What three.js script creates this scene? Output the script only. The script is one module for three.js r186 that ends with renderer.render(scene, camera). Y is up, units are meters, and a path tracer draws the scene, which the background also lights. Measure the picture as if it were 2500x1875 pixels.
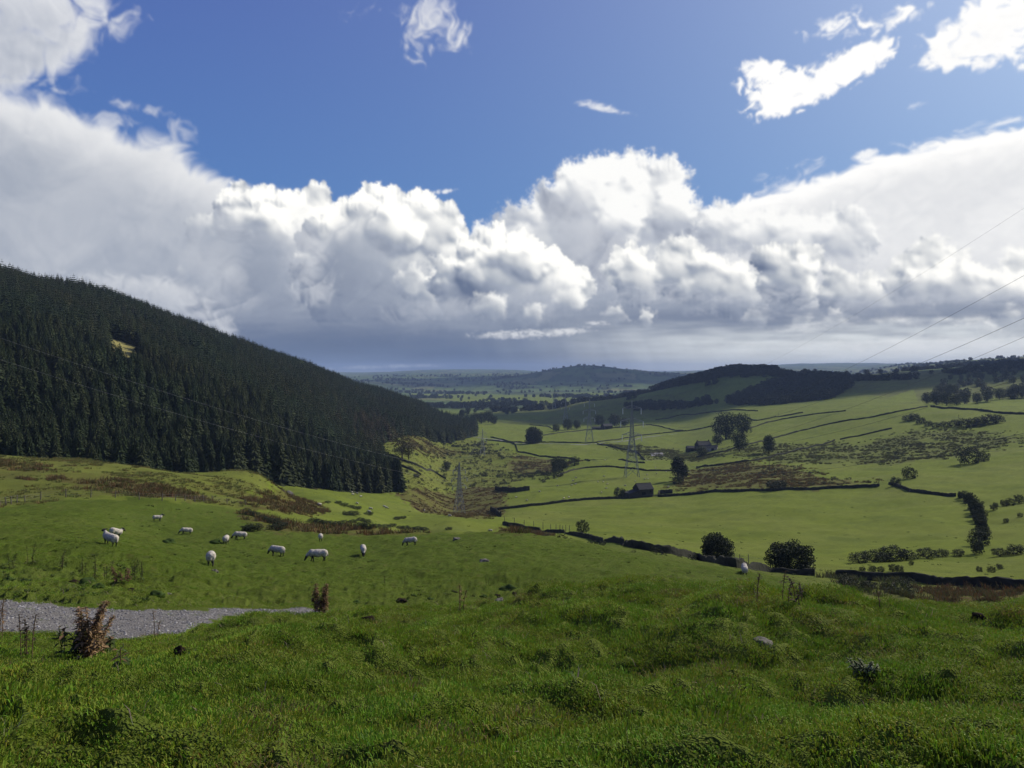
import * as THREE from 'three';
import { mergeGeometries, mergeVertices } from 'three/addons/utils/BufferGeometryUtils.js';
import { MarchingCubes } from 'three/addons/objects/MarchingCubes.js';
import { createNoise2D, createNoise3D } from 'simplex-noise';

// ---------------------------------------------------------------- seeded chance and small helpers
function chance(seed) {
  let s = seed >>> 0;
  return () => { s = (s + 0x6d2b79f5) | 0; let t = Math.imul(s ^ (s >>> 15), 1 | s); t = (t + Math.imul(t ^ (t >>> 7), 61 | t)) ^ t; return ((t ^ (t >>> 14)) >>> 0) / 4294967296; };
}
const rnd = chance(20211), n2 = createNoise2D(chance(7)), n2b = createNoise2D(chance(99)), n3 = createNoise3D(chance(31));
const { clamp, lerp } = THREE.MathUtils;
const ss = (a, b, x) => { const t = clamp((x - a) / (b - a), 0, 1); return t * t * (3 - 2 * t); };
const between = (a, b, f = rnd) => a + (b - a) * f();
const DEG = Math.PI / 180;
function fbm(x, y, oct = 4, gain = 0.5, noise = n2) {
  let s = 0, a = 1, t = 0;
  for (let i = 0; i < oct; i++) { s += a * noise(x, y); t += a; a *= gain; x = x * 2.03 + 17.3; y = y * 2.03 - 9.1; }
  return s / t;
}
function billow(x, y, oct = 4, gain = 0.5, noise = n2) {
  let s = 0, a = 1, t = 0;
  for (let i = 0; i < oct; i++) { s += a * (1 - 2 * Math.abs(noise(x, y))); t += a; a *= gain; x = x * 2.07 + 5.2; y = y * 2.07 + 3.7; }
  return s / t;
}

// ---------------------------------------------------------------- camera
const EYE = 1.65;
const scene = new THREE.Scene();
const camera = new THREE.PerspectiveCamera(51.27, 4 / 3, 0.1, 40000);
const PITCH = Math.atan(32.5 / 1953);
camera.position.set(0, EYE, 0);
camera.rotation.set(-PITCH, 0, 0);

// a line of sight, read off the photograph (2500 x 1875), as bearing to the right of the view and slope upwards (both of the place, not of the lens)
function sight(px, py) {
  const u = (px - 1250) / 1953, v = (937.5 - py) / 1953, c = Math.cos(PITCH), s = Math.sin(PITCH);
  const dx = u, dy = -s + v * c, dz = -c - v * s, flat = Math.hypot(dx, dz);
  return { az: Math.atan2(dx, -dz), slope: dy / flat, el: Math.atan(dy / flat) };
}

// ---------------------------------------------------------------- renderer and sun
const renderer = new THREE.WebGLRenderer({ antialias: true });
renderer.toneMapping = THREE.LinearToneMapping;
renderer.toneMappingExposure = 1;
renderer.shadowMap.enabled = true;
const SUN_AZ = 52 * DEG, SUN_EL = 34 * DEG;
const SUN = new THREE.Vector3(Math.sin(SUN_AZ) * Math.cos(SUN_EL), Math.sin(SUN_EL), -Math.cos(SUN_AZ) * Math.cos(SUN_EL));
const sun = new THREE.DirectionalLight(new THREE.Color().setRGB(1, 0.93, 0.80), 4.6);
sun.name = 'sun';
sun.position.copy(SUN).multiplyScalar(3000);
sun.castShadow = true;
sun.shadow.mapSize.set(4096, 4096);
Object.assign(sun.shadow.camera, { left: -900, right: 900, top: 900, bottom: -900, near: 10, far: 7000 });
scene.add(sun, sun.target);

// ---------------------------------------------------------------- sky: air and clouds, computed for every direction
const SKY_W = 4096, SKY_H = 2048, SKY_DEG = SKY_W / 360;
{
  const data = new Float32Array(SKY_W * SKY_H * 4), ROWS = SKY_H / 2;       // rows from the horizon up
  const R = new Float32Array(SKY_W * ROWS), G = new Float32Array(SKY_W * ROWS), B = new Float32Array(SKY_W * ROWS);
  const colOf = (az) => (((az - 90) / 360 + 0.5) * SKY_W + SKY_W * 4) % SKY_W - 0.5;   // az in degrees right of the view
  const azOf = (col) => { const a = ((col + 0.5) / SKY_W - 0.5) * 360 + 90; return a > 180 ? a - 360 : a; };
  const at = (px, py) => { const s = sight(px, py); return [s.az / DEG, s.el / DEG]; };
  const sunAz = SUN_AZ / DEG, sunEl = SUN_EL / DEG;
  const cosToSun = (az, el) => Math.sin(el * DEG) * SUN.y + Math.cos(el * DEG) * Math.cos(SUN_EL) * Math.cos((az - sunAz) * DEG);
  // clear air
  for (let j = 0; j < ROWS; j++) {
    const el = (j + 0.5) / SKY_DEG, up = clamp(el / 34, 0, 1), high = Math.pow(up, 0.8);
    for (let i = 0; i < SKY_W; i++) {
      const az = azOf(i), c = cosToSun(az, el), g1 = Math.exp((c - 1) * 4.2), g2 = Math.exp((c - 1) * 14), k = j * SKY_W + i;
      R[k] = lerp(0.105, 0.05, high) + 0.30 * g1 + 0.35 * g2;
      G[k] = lerp(0.285, 0.076, high) + 0.37 * g1 + 0.35 * g2;
      B[k] = lerp(0.58, 0.35, high) + 0.36 * g1 + 0.3 * g2;
    }
  }
  const put = (k, r, g, b, a) => { R[k] += (r - R[k]) * a; G[k] += (g - G[k]) * a; B[k] += (b - B[k]) * a; };
  const LIT = [1.05, 1.04, 1.02], MID = [0.385, 0.425, 0.505], DARK = [0.105, 0.145, 0.245];
  // shade s from 0 (base of a cloud) to 1 (full sun)
  const tone = (s, warm = 0) => s < 0.5 ? [0, 1, 2].map((c) => lerp(DARK[c], MID[c], s * 2)) : [0, 1, 2].map((c) => lerp(MID[c], LIT[c], s * 2 - 1) * (c === 2 ? 1 - warm * 0.08 : 1));

  // a soft cloud: ellipses of vapour frayed by noise; lit on the side towards the sun
  function soft({ blobs, fray = 0.55, scale = 0.35, thick = 1, low = 0.35, top = 0.95, edge = 0.5, grain = 5, stretch = 1, max = 1, billowy = 0.3, seed = 0, tilt = 0 }) {
    const b = blobs.map(([px, py, rx, ry, rot = 0, w = 1]) => { const [a, e] = at(px, py); return { a, e, rx: rx / 34.1, ry: ry / 34.1, c: Math.cos(rot * DEG), s: Math.sin(rot * DEG), w }; });
    const reach = 1.9, a0 = Math.min(...b.map((o) => o.a - o.rx * reach - o.ry)), a1 = Math.max(...b.map((o) => o.a + o.rx * reach + o.ry)), e0 = Math.min(...b.map((o) => o.e - Math.max(o.ry, o.rx * Math.abs(o.s)) * reach - 0.5)), e1 = Math.max(...b.map((o) => o.e + Math.max(o.ry, o.rx * Math.abs(o.s)) * reach + 0.5));
    const field = (az, el) => {
      let d = 0;
      for (const o of b) { const x = (az - o.a), y = (el - o.e), p = (x * o.c + y * o.s) / o.rx, q = (-x * o.s + y * o.c) / o.ry, r = p * p + q * q; if (r < 3.6) d = Math.max(d, 0) + o.w * Math.max(0, 1 - r * 0.62) * (d > 0 ? 0.6 : 1); }
      if (d <= 0) return -1;
      const ct = Math.cos(tilt * DEG), st = Math.sin(tilt * DEG), x0 = az * scale + seed * 13.7, y0 = el * scale * stretch, x = x0 * ct + y0 * st, y = -x0 * st + y0 * ct;
      const wx = fbm(x * 0.8 + 3, y * 0.8, 2) * 0.6, wy = fbm(x * 0.8, y * 0.8 + 8, 2) * 0.6;
      const f = lerp(fbm(x + wx, y + wy, grain, 0.56), billow(x * 0.7 + wx, y * 0.7 + wy, grain, 0.52), billowy);
      return Math.min(d, 1.3) + fray * f - fray * 0.55;
    };
    const j0 = Math.max(0, Math.floor(e0 * SKY_DEG)), j1 = Math.min(ROWS - 1, Math.ceil(e1 * SKY_DEG)), i0 = Math.floor(a0 * SKY_DEG), i1 = Math.ceil(a1 * SKY_DEG), base = Math.round(colOf(0));
    for (let j = j0; j <= j1; j++) for (let i = i0; i <= i1; i++) {
      const az = i / SKY_DEG, el = (j + 0.5) / SKY_DEG, d = field(az, el);
      const alpha = ss(0, edge, d) * max;
      if (alpha <= 0.004) continue;
      const ahead = field(az + 0.9, el + 0.6), far = field(az + 2.2, el + 1.5);
      const shade = clamp(top - thick * 0.32 * Math.max(0, ahead) - thick * 0.3 * Math.max(0, far) - thick * 0.12 * Math.max(0, d), low, 1);
      const [r, g, bb] = tone(shade), k = j * SKY_W + ((base + i) % SKY_W + SKY_W) % SKY_W;
      put(k, r, g, bb, alpha);
    }
  }

  // heaped cloud: rounded heads that bear smaller heads, joined into one body whose surface takes the sunlight
  const heap = chance(4711);
  function heaps(list, opt) {
    const balls = [];
    const bud = (a, e, z, r, level) => {
      balls.push([a, e, z, r]);
      if (level <= 0) return;
      const kids = level >= 2 ? opt.kids ?? 13 : 7;
      for (let n = 0; n < kids; n++) {
        const t = lerp(opt.from ?? -35, opt.to ?? 200, heap()) * DEG, far = 0.35 + 0.63 * Math.sqrt(heap()), kr = r * (0.14 + 0.3 * heap() * heap() + 0.1 * heap());
        bud(a + Math.cos(t) * r * far, e + Math.sin(t) * r * far, z + r * Math.sqrt(Math.max(0, 1 - far * far)) * 0.9, kr, level - 1);
      }
    };
    for (const [px, py, r] of list) { const [a, e] = at(px, py); bud(a, e, 0, r / 34.1, opt.level ?? 2); }
    const pad = 1, a0 = Math.min(...balls.map((o) => o[0] - o[3])) - pad, a1 = Math.max(...balls.map((o) => o[0] + o[3])) + pad, e0 = Math.max(0, Math.min(...balls.map((o) => o[1] - o[3])) - pad), e1 = Math.max(...balls.map((o) => o[1] + o[3])) + pad;
    const D = SKY_DEG, w = Math.ceil((a1 - a0) * D), h = Math.ceil((e1 - e0) * D), N = w * h, H = new Float32Array(N).fill(-3), E = new Float32Array(N).fill(-9), WA = new Float32Array(N), WE = new Float32Array(N), ragged = opt.ragged ?? 0.22, off = heap() * 40;
    for (let j = 0; j < h; j++) for (let i = 0; i < w; i++) {
      const a = a0 + i / D, e = e0 + (j + 0.5) / D, k = j * w + i;
      WA[k] = a + ragged * (fbm(a * 0.8 + off, e * 0.8, 5, 0.55) + 0.5 * fbm(a * 3.1, e * 3.1 + off, 3)); WE[k] = e + ragged * (fbm(a * 0.8, e * 0.8 + off + 9, 5, 0.55) + 0.5 * fbm(a * 3.1 + 5, e * 3.1, 3));
    }
    for (const [a, e, z, r] of balls) {
      const m = r + ragged * 1.6, i0 = Math.max(0, Math.floor((a - m - a0) * D)), i1 = Math.min(w - 1, Math.ceil((a + m - a0) * D)), j0 = Math.max(0, Math.floor((e - m - e0) * D)), j1 = Math.min(h - 1, Math.ceil((e + m - e0) * D));
      for (let j = j0; j <= j1; j++) for (let i = i0; i <= i1; i++) { const k = j * w + i, d = Math.hypot(WA[k] - a, WE[k] - e); if (d >= r) continue; H[k] = Math.max(H[k], z + Math.sqrt(r * r - d * d)); E[k] = Math.max(E[k], r - d); }
    }
    const blur = (src, n) => { const t = new Float32Array(N), o = new Float32Array(N); for (let j = 0; j < h; j++) { let s = 0, c = 0; for (let i = -n; i < w; i++) { const q = i + n, p = i - n - 1; if (q < w && E[j * w + q] > 0) { s += src[j * w + q]; c++; } if (p >= 0 && E[j * w + p] > 0) { s -= src[j * w + p]; c--; } if (i >= 0) t[j * w + i] = c ? s / c : src[j * w + i]; } } for (let i = 0; i < w; i++) { let s = 0, c = 0; for (let j = -n; j < h; j++) { const q = j + n, p = j - n - 1; if (q < h && E[q * w + i] > 0) { s += t[q * w + i]; c++; } if (p >= 0 && E[p * w + i] > 0) { s -= t[p * w + i]; c--; } if (j >= 0) o[j * w + i] = c ? s / c : t[j * w + i]; } } return o; };
    const fine = blur(blur(H, 1), 1), mid = blur(blur(H, 4), 4), big = blur(blur(H, 14), 14);
    const face = (F, i, j, gain) => { const k = j * w + i, x = (F[k + 1] - F[k - 1]) * D / 2 * gain, y = (F[k + w] - F[k - w]) * D / 2 * gain, l = Math.hypot(x, y, 1); return (-x * SUN.x * 0.95 - y * SUN.y * 1.7 + SUN.z * 0.22) / l; };
    const base = Math.round(colOf(0) + a0 * D), row0 = Math.round(e0 * D);
    for (let j = 1; j < h - 1; j++) for (let i = 1; i < w - 1; i++) {
      const k = j * w + i; if (E[k] <= 0 || row0 + j >= ROWS) continue;
      const a = a0 + i / D, e = e0 + (j + 0.5) / D, lit = 0.3 * face(fine, i, j, 0.8) + 0.4 * face(mid, i, j, 1) + 0.45 * face(big, i, j, 1.3), fold = clamp((mid[k] - fine[k]) * 0.9, -0.12, 0.2);
      let shade = 0.585 + 0.8 * lit - fold * 0.8 + 0.08 * fbm(a * 0.4 + 9, e * 0.4, 4) + 0.34 * Math.exp(-E[k] / 0.3) + (opt.light ?? 0);
      if (opt.floor !== undefined) shade *= lerp(0.5, 1, ss(opt.floor - 0.5, opt.floor + (opt.rise ?? 3.5), e + 1.2 * fbm(a * 0.3, e * 0.3 + 3, 3)));
      shade = clamp(shade, 0.06, 1.04);
      const alpha = ss(0, opt.soft ?? 0.14, E[k]) * (opt.max ?? 1) * (opt.floor !== undefined ? ss(opt.floor - 1.3, opt.floor + 0.5, e + 0.7 * fbm(a * 0.6, e, 3)) : 1);
      const [r, g, b] = tone(shade, opt.warm ?? 0.3), v = opt.veil ?? 0, q = (row0 + j) * SKY_W + ((base + i) % SKY_W + SKY_W) % SKY_W;
      put(q, lerp(r, 0.82, v), lerp(g, 0.84, v), lerp(b, 0.89, v), alpha);
    }
  }
  const elOf = (py) => at(1250, py)[1];

  // --- outside the view: the same weather goes on, a bank along the horizon under scattered cloud
  for (let j = 0; j < ROWS; j++) {
    const el = (j + 0.5) / SKY_DEG;
    for (let i = 0; i < SKY_W; i++) {
      const az = azOf(i), side = ss(33, 46, Math.abs(az));
      if (side <= 0) continue;
      const A = az * DEG, x = Math.sin(A), z = Math.cos(A), f = 1 / (Math.sin(el * DEG) + 0.16);
      const q = el > 60 && i % 2 ? 3 : 4, n = fbm(x * f * 1.4 + 20, z * f * 1.4, q, 0.55), bank = ss(13, 4, el + 5 * fbm(x * 3, z * 3 + 7, 3));
      const d = Math.max(bank * 1.3, 0) + n * 0.9 - 0.18, alpha = ss(0, 0.45, d) * side;
      if (alpha <= 0) continue;
      const c = cosToSun(az, el), s = clamp(0.5 + 0.25 * c + 0.4 * n - 0.22 * d - 0.22 * bank * ss(8, 1, el), 0.05, 1), [r, g, b] = tone(s);
      put(j * SKY_W + i, r, g, b, alpha);
    }
  }

  // --- in view, far to near
  // grey stratus over the whole low sky
  soft({ blobs: [[300, 850, 900, 260], [1250, 860, 700, 150], [1700, 850, 700, 180], [2500, 800, 700, 330]], fray: 0.25, scale: 0.12, stretch: 3, thick: 0.75, low: 0.2, top: 0.72, edge: 0.4, grain: 5 });
  // pale sheet over the right
  soft({ blobs: [[2230, 560, 480, 170, 6], [2480, 470, 330, 130, 4], [2150, 450, 330, 45, 9], [2420, 640, 300, 150], [1900, 620, 320, 110]], fray: 0.62, scale: 0.24, stretch: 1.6, thick: 0.3, low: 0.62, top: 1.06, edge: 0.5, grain: 6, seed: 2 });
  // great soft cloud on the left
  soft({ blobs: [[60, 480, 420, 190, -8], [360, 560, 330, 170, -20], [-250, 480, 400, 230], [560, 640, 300, 160], [120, 680, 500, 180]], fray: 0.5, scale: 0.16, thick: 0.42, low: 0.36, top: 0.86, edge: 0.55, grain: 6, seed: 5, billowy: 0.1 });
  soft({ blobs: [[330, 262, 70, 14, -4, 0.8], [280, 290, 60, 16, 0, 0.7], [440, 320, 40, 34, -25, 0.75], [130, 300, 200, 60, -12, 0.5]], fray: 0.7, scale: 0.5, thick: 0.2, low: 0.6, top: 0.85, edge: 0.9, max: 0.6, seed: 6, tilt: 12 });
  // tall pale tower behind, right of the middle
  const pale = { level: 2, kids: 11, light: 0.16, veil: 0.3, soft: 0.5, ragged: 0.45, floor: elOf(760), rise: 2 };
  heaps([[1450, 560, 150], [1330, 610, 120], [1560, 520, 130], [1480, 450, 78], [1400, 450, 60], [1560, 440, 62], [1630, 490, 66], [1260, 570, 66], [1200, 620, 80], [1660, 540, 60], [1560, 600, 110]], pale);
  heaps([[1760, 560, 70], [1850, 580, 66], [1950, 590, 75], [2060, 590, 80]], { ...pale, kids: 9, light: 0.24 });
  soft({ blobs: [[1380, 540, 130, 80, 30], [1300, 640, 150, 70, 20], [1480, 620, 120, 70]], fray: 0.5, scale: 0.3, thick: 0.3, low: 0.5, top: 0.8, edge: 1.0, max: 0.55, seed: 21 });
  soft({ blobs: [[1900, 690, 300, 70], [1700, 660, 160, 60], [2250, 700, 330, 80]], fray: 0.5, scale: 0.25, stretch: 1.5, thick: 0.3, low: 0.5, top: 0.85, edge: 1.0, max: 0.75, seed: 22 });
  // the bright heap left of the middle
  const main = { floor: elOf(815), rise: 7.5, light: 0.02, kids: 14, soft: 0.13, ragged: 0.2 };
  heaps([[640, 680, 180], [740, 640, 160], [650, 560, 90], [770, 570, 80], [585, 505, 50], [650, 500, 42], [700, 505, 42], [755, 515, 40], [800, 525, 36], [835, 545, 32]], { ...main, light: -0.04 });
  soft({ blobs: [[560, 620, 150, 110, 0], [640, 720, 260, 110, -8], [800, 650, 120, 110, -20], [740, 760, 260, 80]], fray: 0.5, scale: 0.24, thick: 0.35, low: 0.32, top: 0.62, edge: 1.1, max: 0.85, seed: 23, billowy: 0.1 });
  soft({ blobs: [[470, 590, 150, 120, -10], [420, 690, 200, 90, -14]], fray: 0.6, scale: 0.24, thick: 0.35, low: 0.45, top: 0.74, edge: 1.2, max: 0.9, seed: 31, billowy: 0.1 });
  heaps([[930, 680, 190], [1010, 620, 130], [930, 560, 95], [1060, 600, 80], [912, 490, 42], [960, 500, 40], [1000, 510, 38], [1045, 530, 46], [1085, 565, 44], [1090, 610, 46]], main);
  soft({ blobs: [[870, 600, 80, 100, -25], [920, 730, 160, 100, 0], [990, 640, 70, 50, 20, 0.7], [840, 690, 90, 100]], fray: 0.55, scale: 0.26, thick: 0.35, low: 0.34, top: 0.6, edge: 1.1, max: 0.8, seed: 24, billowy: 0.15 });
  soft({ blobs: [[745, 585, 60, 90, -8], [755, 680, 70, 90]], fray: 0.7, scale: 0.4, thick: 0.3, low: 0.5, top: 0.78, edge: 1.2, max: 0.75, seed: 33, billowy: 0.3 });
  heaps([[1000, 690, 48], [1050, 720, 56], [1090, 690, 46], [1070, 650, 36]], { ...main, kids: 9, light: 0.14, soft: 0.6, ragged: 0.4, floor: elOf(800), rise: 2, max: 0.85 });
  heaps([[1230, 700, 120], [1330, 720, 100], [1200, 610, 54], [1165, 640, 60], [1260, 620, 50], [1300, 650, 54], [1360, 680, 56], [1140, 720, 80], [1410, 700, 44]], { ...main, floor: elOf(800), rise: 4, light: 0.1 });
  soft({ blobs: [[1290, 725, 120, 40, 10], [1180, 765, 170, 46], [1100, 780, 220, 46], [1340, 755, 120, 36, 5, 0.8]], fray: 0.7, scale: 0.4, thick: 0.3, low: 0.34, top: 0.68, edge: 1.1, max: 0.7, seed: 25 });
  heaps([[1200, 750, 44], [1390, 735, 44], [1300, 770, 36]], { ...main, kids: 7, light: 0.16, soft: 0.5, ragged: 0.35, floor: elOf(812), rise: 1.5, max: 0.8 });
  // nearer heaps on the right
  heaps([[1530, 650, 50], [1560, 690, 66], [1650, 620, 46], [1660, 670, 70], [1720, 690, 76], [1800, 720, 66]], { ...main, floor: elOf(785), rise: 2.0, light: 0.14, kids: 11, soft: 0.25, ragged: 0.28 });
  heaps([[1890, 640, 50], [1950, 640, 46], [1920, 690, 70], [2050, 720, 56], [2130, 730, 56]], { ...main, floor: elOf(795), rise: 2.0, light: 0.02, kids: 11, soft: 0.25, ragged: 0.28 });
  heaps([[2270, 620, 44], [2220, 655, 40], [2330, 640, 40], [2250, 710, 66], [2350, 710, 70], [2450, 720, 60], [2490, 640, 38]], { ...main, floor: elOf(795), rise: 2.0, light: 0.14, kids: 10, soft: 0.4, ragged: 0.35 });
  soft({ blobs: [[1600, 720, 120, 34, 6], [1750, 740, 130, 30, 4], [1900, 725, 100, 36], [2280, 725, 200, 44], [2060, 750, 120, 26], [2450, 750, 130, 34]], fray: 0.8, scale: 0.5, stretch: 1.6, thick: 0.3, low: 0.4, top: 0.72, edge: 1.1, max: 0.6, seed: 26 });
  heaps([[1500, 770, 30], [1580, 775, 26], [1850, 775, 34], [1960, 790, 26], [2040, 785, 30], [2160, 790, 30], [2260, 780, 34], [2380, 790, 30], [2470, 780, 34]], { ...main, level: 2, kids: 8, floor: elOf(812), rise: 1.2, light: 0.12, soft: 0.35, ragged: 0.4, max: 0.8 });
  // their flat grey bases and the rain under them
  soft({ blobs: [[1000, 815, 330, 34, 2], [1420, 775, 150, 24, 3], [1660, 750, 110, 18], [1880, 752, 130, 20, -2], [2150, 768, 260, 18], [2420, 750, 200, 20], [700, 800, 260, 45, -4]], fray: 0.5, scale: 0.3, stretch: 2.6, thick: 0.5, low: 0.06, top: 0.4, edge: 1.0, max: 0.9, seed: 8 });
  // rain hanging under the bank: slate blue on the left, thinning to pale bright air towards the sun
  for (let j = 0; j < 7 * SKY_DEG; j++) for (let i = 0; i < SKY_W; i++) {
    const az = azOf(i), el = (j + 0.5) / SKY_DEG; if (Math.abs(az) > 60) continue;
    const [x1] = at(1130, 860), [x2] = at(1900, 860), w = az + 1.6 * fbm(az * 0.25 + el * 0.12, el * 0.08, 3) + 0.5 * el, t = ss(x1, x2, w), streak = fbm(az * 0.16 + 30, el * 1.6, 4), shaft = fbm(az * 0.9 + el * 0.35, 7, 3);
    const c = [lerp(0.115, 0.74, t), lerp(0.157, 0.775, t), lerp(0.258, 0.78, t)], v = 1 + 0.14 * streak * (0.5 + 0.5 * t) + 0.06 * shaft * t * (1 - t) * 4;
    const top = elOf(832 - 12 * t) + 0.5 * streak + 0.4 * fbm(az * 0.12, 3, 3), a = ss(top + lerp(2.6, 1.3, t), top - 0.9, el) * 0.94 * ss(60, 44, Math.abs(az));
    put(j * SKY_W + i, c[0] * v, c[1] * v, c[2] * v, a);
  }
  // low bright shreds
  soft({ blobs: [[1300, 815, 120, 15, 2, 0.9], [1400, 808, 60, 9, 5, 0.8], [1190, 818, 60, 12, 0, 0.8], [1450, 790, 40, 8, 0, 0.8]], fray: 0.8, scale: 0.8, stretch: 2, thick: 0.35, low: 0.5, top: 0.88, edge: 0.9, max: 0.85, seed: 10 });
  soft({ blobs: [[430, 722, 90, 40, -14], [520, 795, 55, 36, -12], [300, 705, 120, 36, -10]], fray: 0.6, scale: 0.5, thick: 0.5, low: 0.5, top: 0.84, edge: 1.0, max: 0.7, seed: 11, billowy: 0.6 });
  soft({ blobs: [[880, 897, 55, 5], [960, 895, 40, 6], [1030, 893, 60, 4], [780, 900, 60, 4]], fray: 0.7, scale: 1.2, stretch: 3, thick: 0.1, low: 0.5, top: 0.7, edge: 1, max: 0.6, seed: 12 });
  soft({ blobs: [[2100, 850, 420, 30, 0, 0.8], [2450, 850, 300, 30, 0, 0.8], [1980, 800, 120, 16, 4, 0.8]], fray: 0.7, scale: 0.5, stretch: 5, thick: 0.2, low: 0.6, top: 0.95, edge: 1.2, max: 0.6, seed: 13 });
  // scattered cloud overhead
  soft({ blobs: [[60, 40, 210, 90, 12], [40, 130, 110, 60, 24], [-150, 60, 250, 130]], fray: 0.75, scale: 0.3, thick: 0.35, low: 0.5, top: 0.88, edge: 0.85, max: 0.92, seed: 14, tilt: 30 });
  soft({ blobs: [[1060, 50, 100, 62, -24, 0.9], [1010, 110, 34, 50, 20, 0.8], [1130, 95, 40, 36, 0, 0.7], [880, 20, 70, 30, 20, 0.4]], fray: 0.95, scale: 0.42, thick: 0.2, low: 0.62, top: 0.9, edge: 1.0, max: 0.85, seed: 15, tilt: 40 });
  soft({ blobs: [[1450, 258, 55, 11, -12, 0.9], [1500, 272, 50, 6, -10, 0.7]], fray: 0.6, scale: 0.7, thick: 0.1, low: 0.7, top: 0.95, edge: 0.9, max: 0.75, seed: 16, tilt: -20, stretch: 1.8 });
  soft({ blobs: [[1990, 200, 165, 42, 19, 1.15], [1880, 212, 80, 50, -25, 1.1], [2110, 145, 70, 32, 20, 1.1], [1870, 168, 80, 20, -10, 0.85]], fray: 1.0, scale: 0.5, thick: 0.1, low: 0.8, top: 1.1, edge: 0.55, seed: 17, grain: 6, tilt: -18, stretch: 1.3 });
  soft({ blobs: [[2450, 50, 150, 72, 14, 1.15], [2340, 110, 90, 40, 22, 1.0], [2190, 40, 110, 24, 14, 0.85], [2040, 62, 80, 28, 10, 0.85], [2590, 30, 150, 110, 0, 1.2]], fray: 1.0, scale: 0.45, thick: 0.12, low: 0.78, top: 1.06, edge: 0.7, seed: 18, grain: 6, tilt: -18, stretch: 1.3 });
  soft({ blobs: [[2115, 378, 34, 12, 8], [2240, 256, 26, 9, 14, 0.7], [2440, 320, 36, 8, 0, 0.6], [1080, 468, 34, 6, 8, 0.8]], fray: 0.7, scale: 0.9, thick: 0.05, low: 0.8, top: 1.0, edge: 0.7, max: 0.8, seed: 19 });

  for (let j = 0; j < SKY_H; j++) for (let i = 0; i < SKY_W; i++) {
    const k = Math.max(0, j - ROWS) * SKY_W + i, o = (j * SKY_W + i) * 4;
    data[o] = R[k]; data[o + 1] = G[k]; data[o + 2] = B[k]; data[o + 3] = 1;
  }
  const tex = new THREE.DataTexture(data, SKY_W, SKY_H, THREE.RGBAFormat, THREE.FloatType);
  tex.mapping = THREE.EquirectangularReflectionMapping;
  tex.magFilter = THREE.LinearFilter;
  tex.needsUpdate = true;
  scene.background = tex;
  scene.environment = tex;
}

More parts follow.
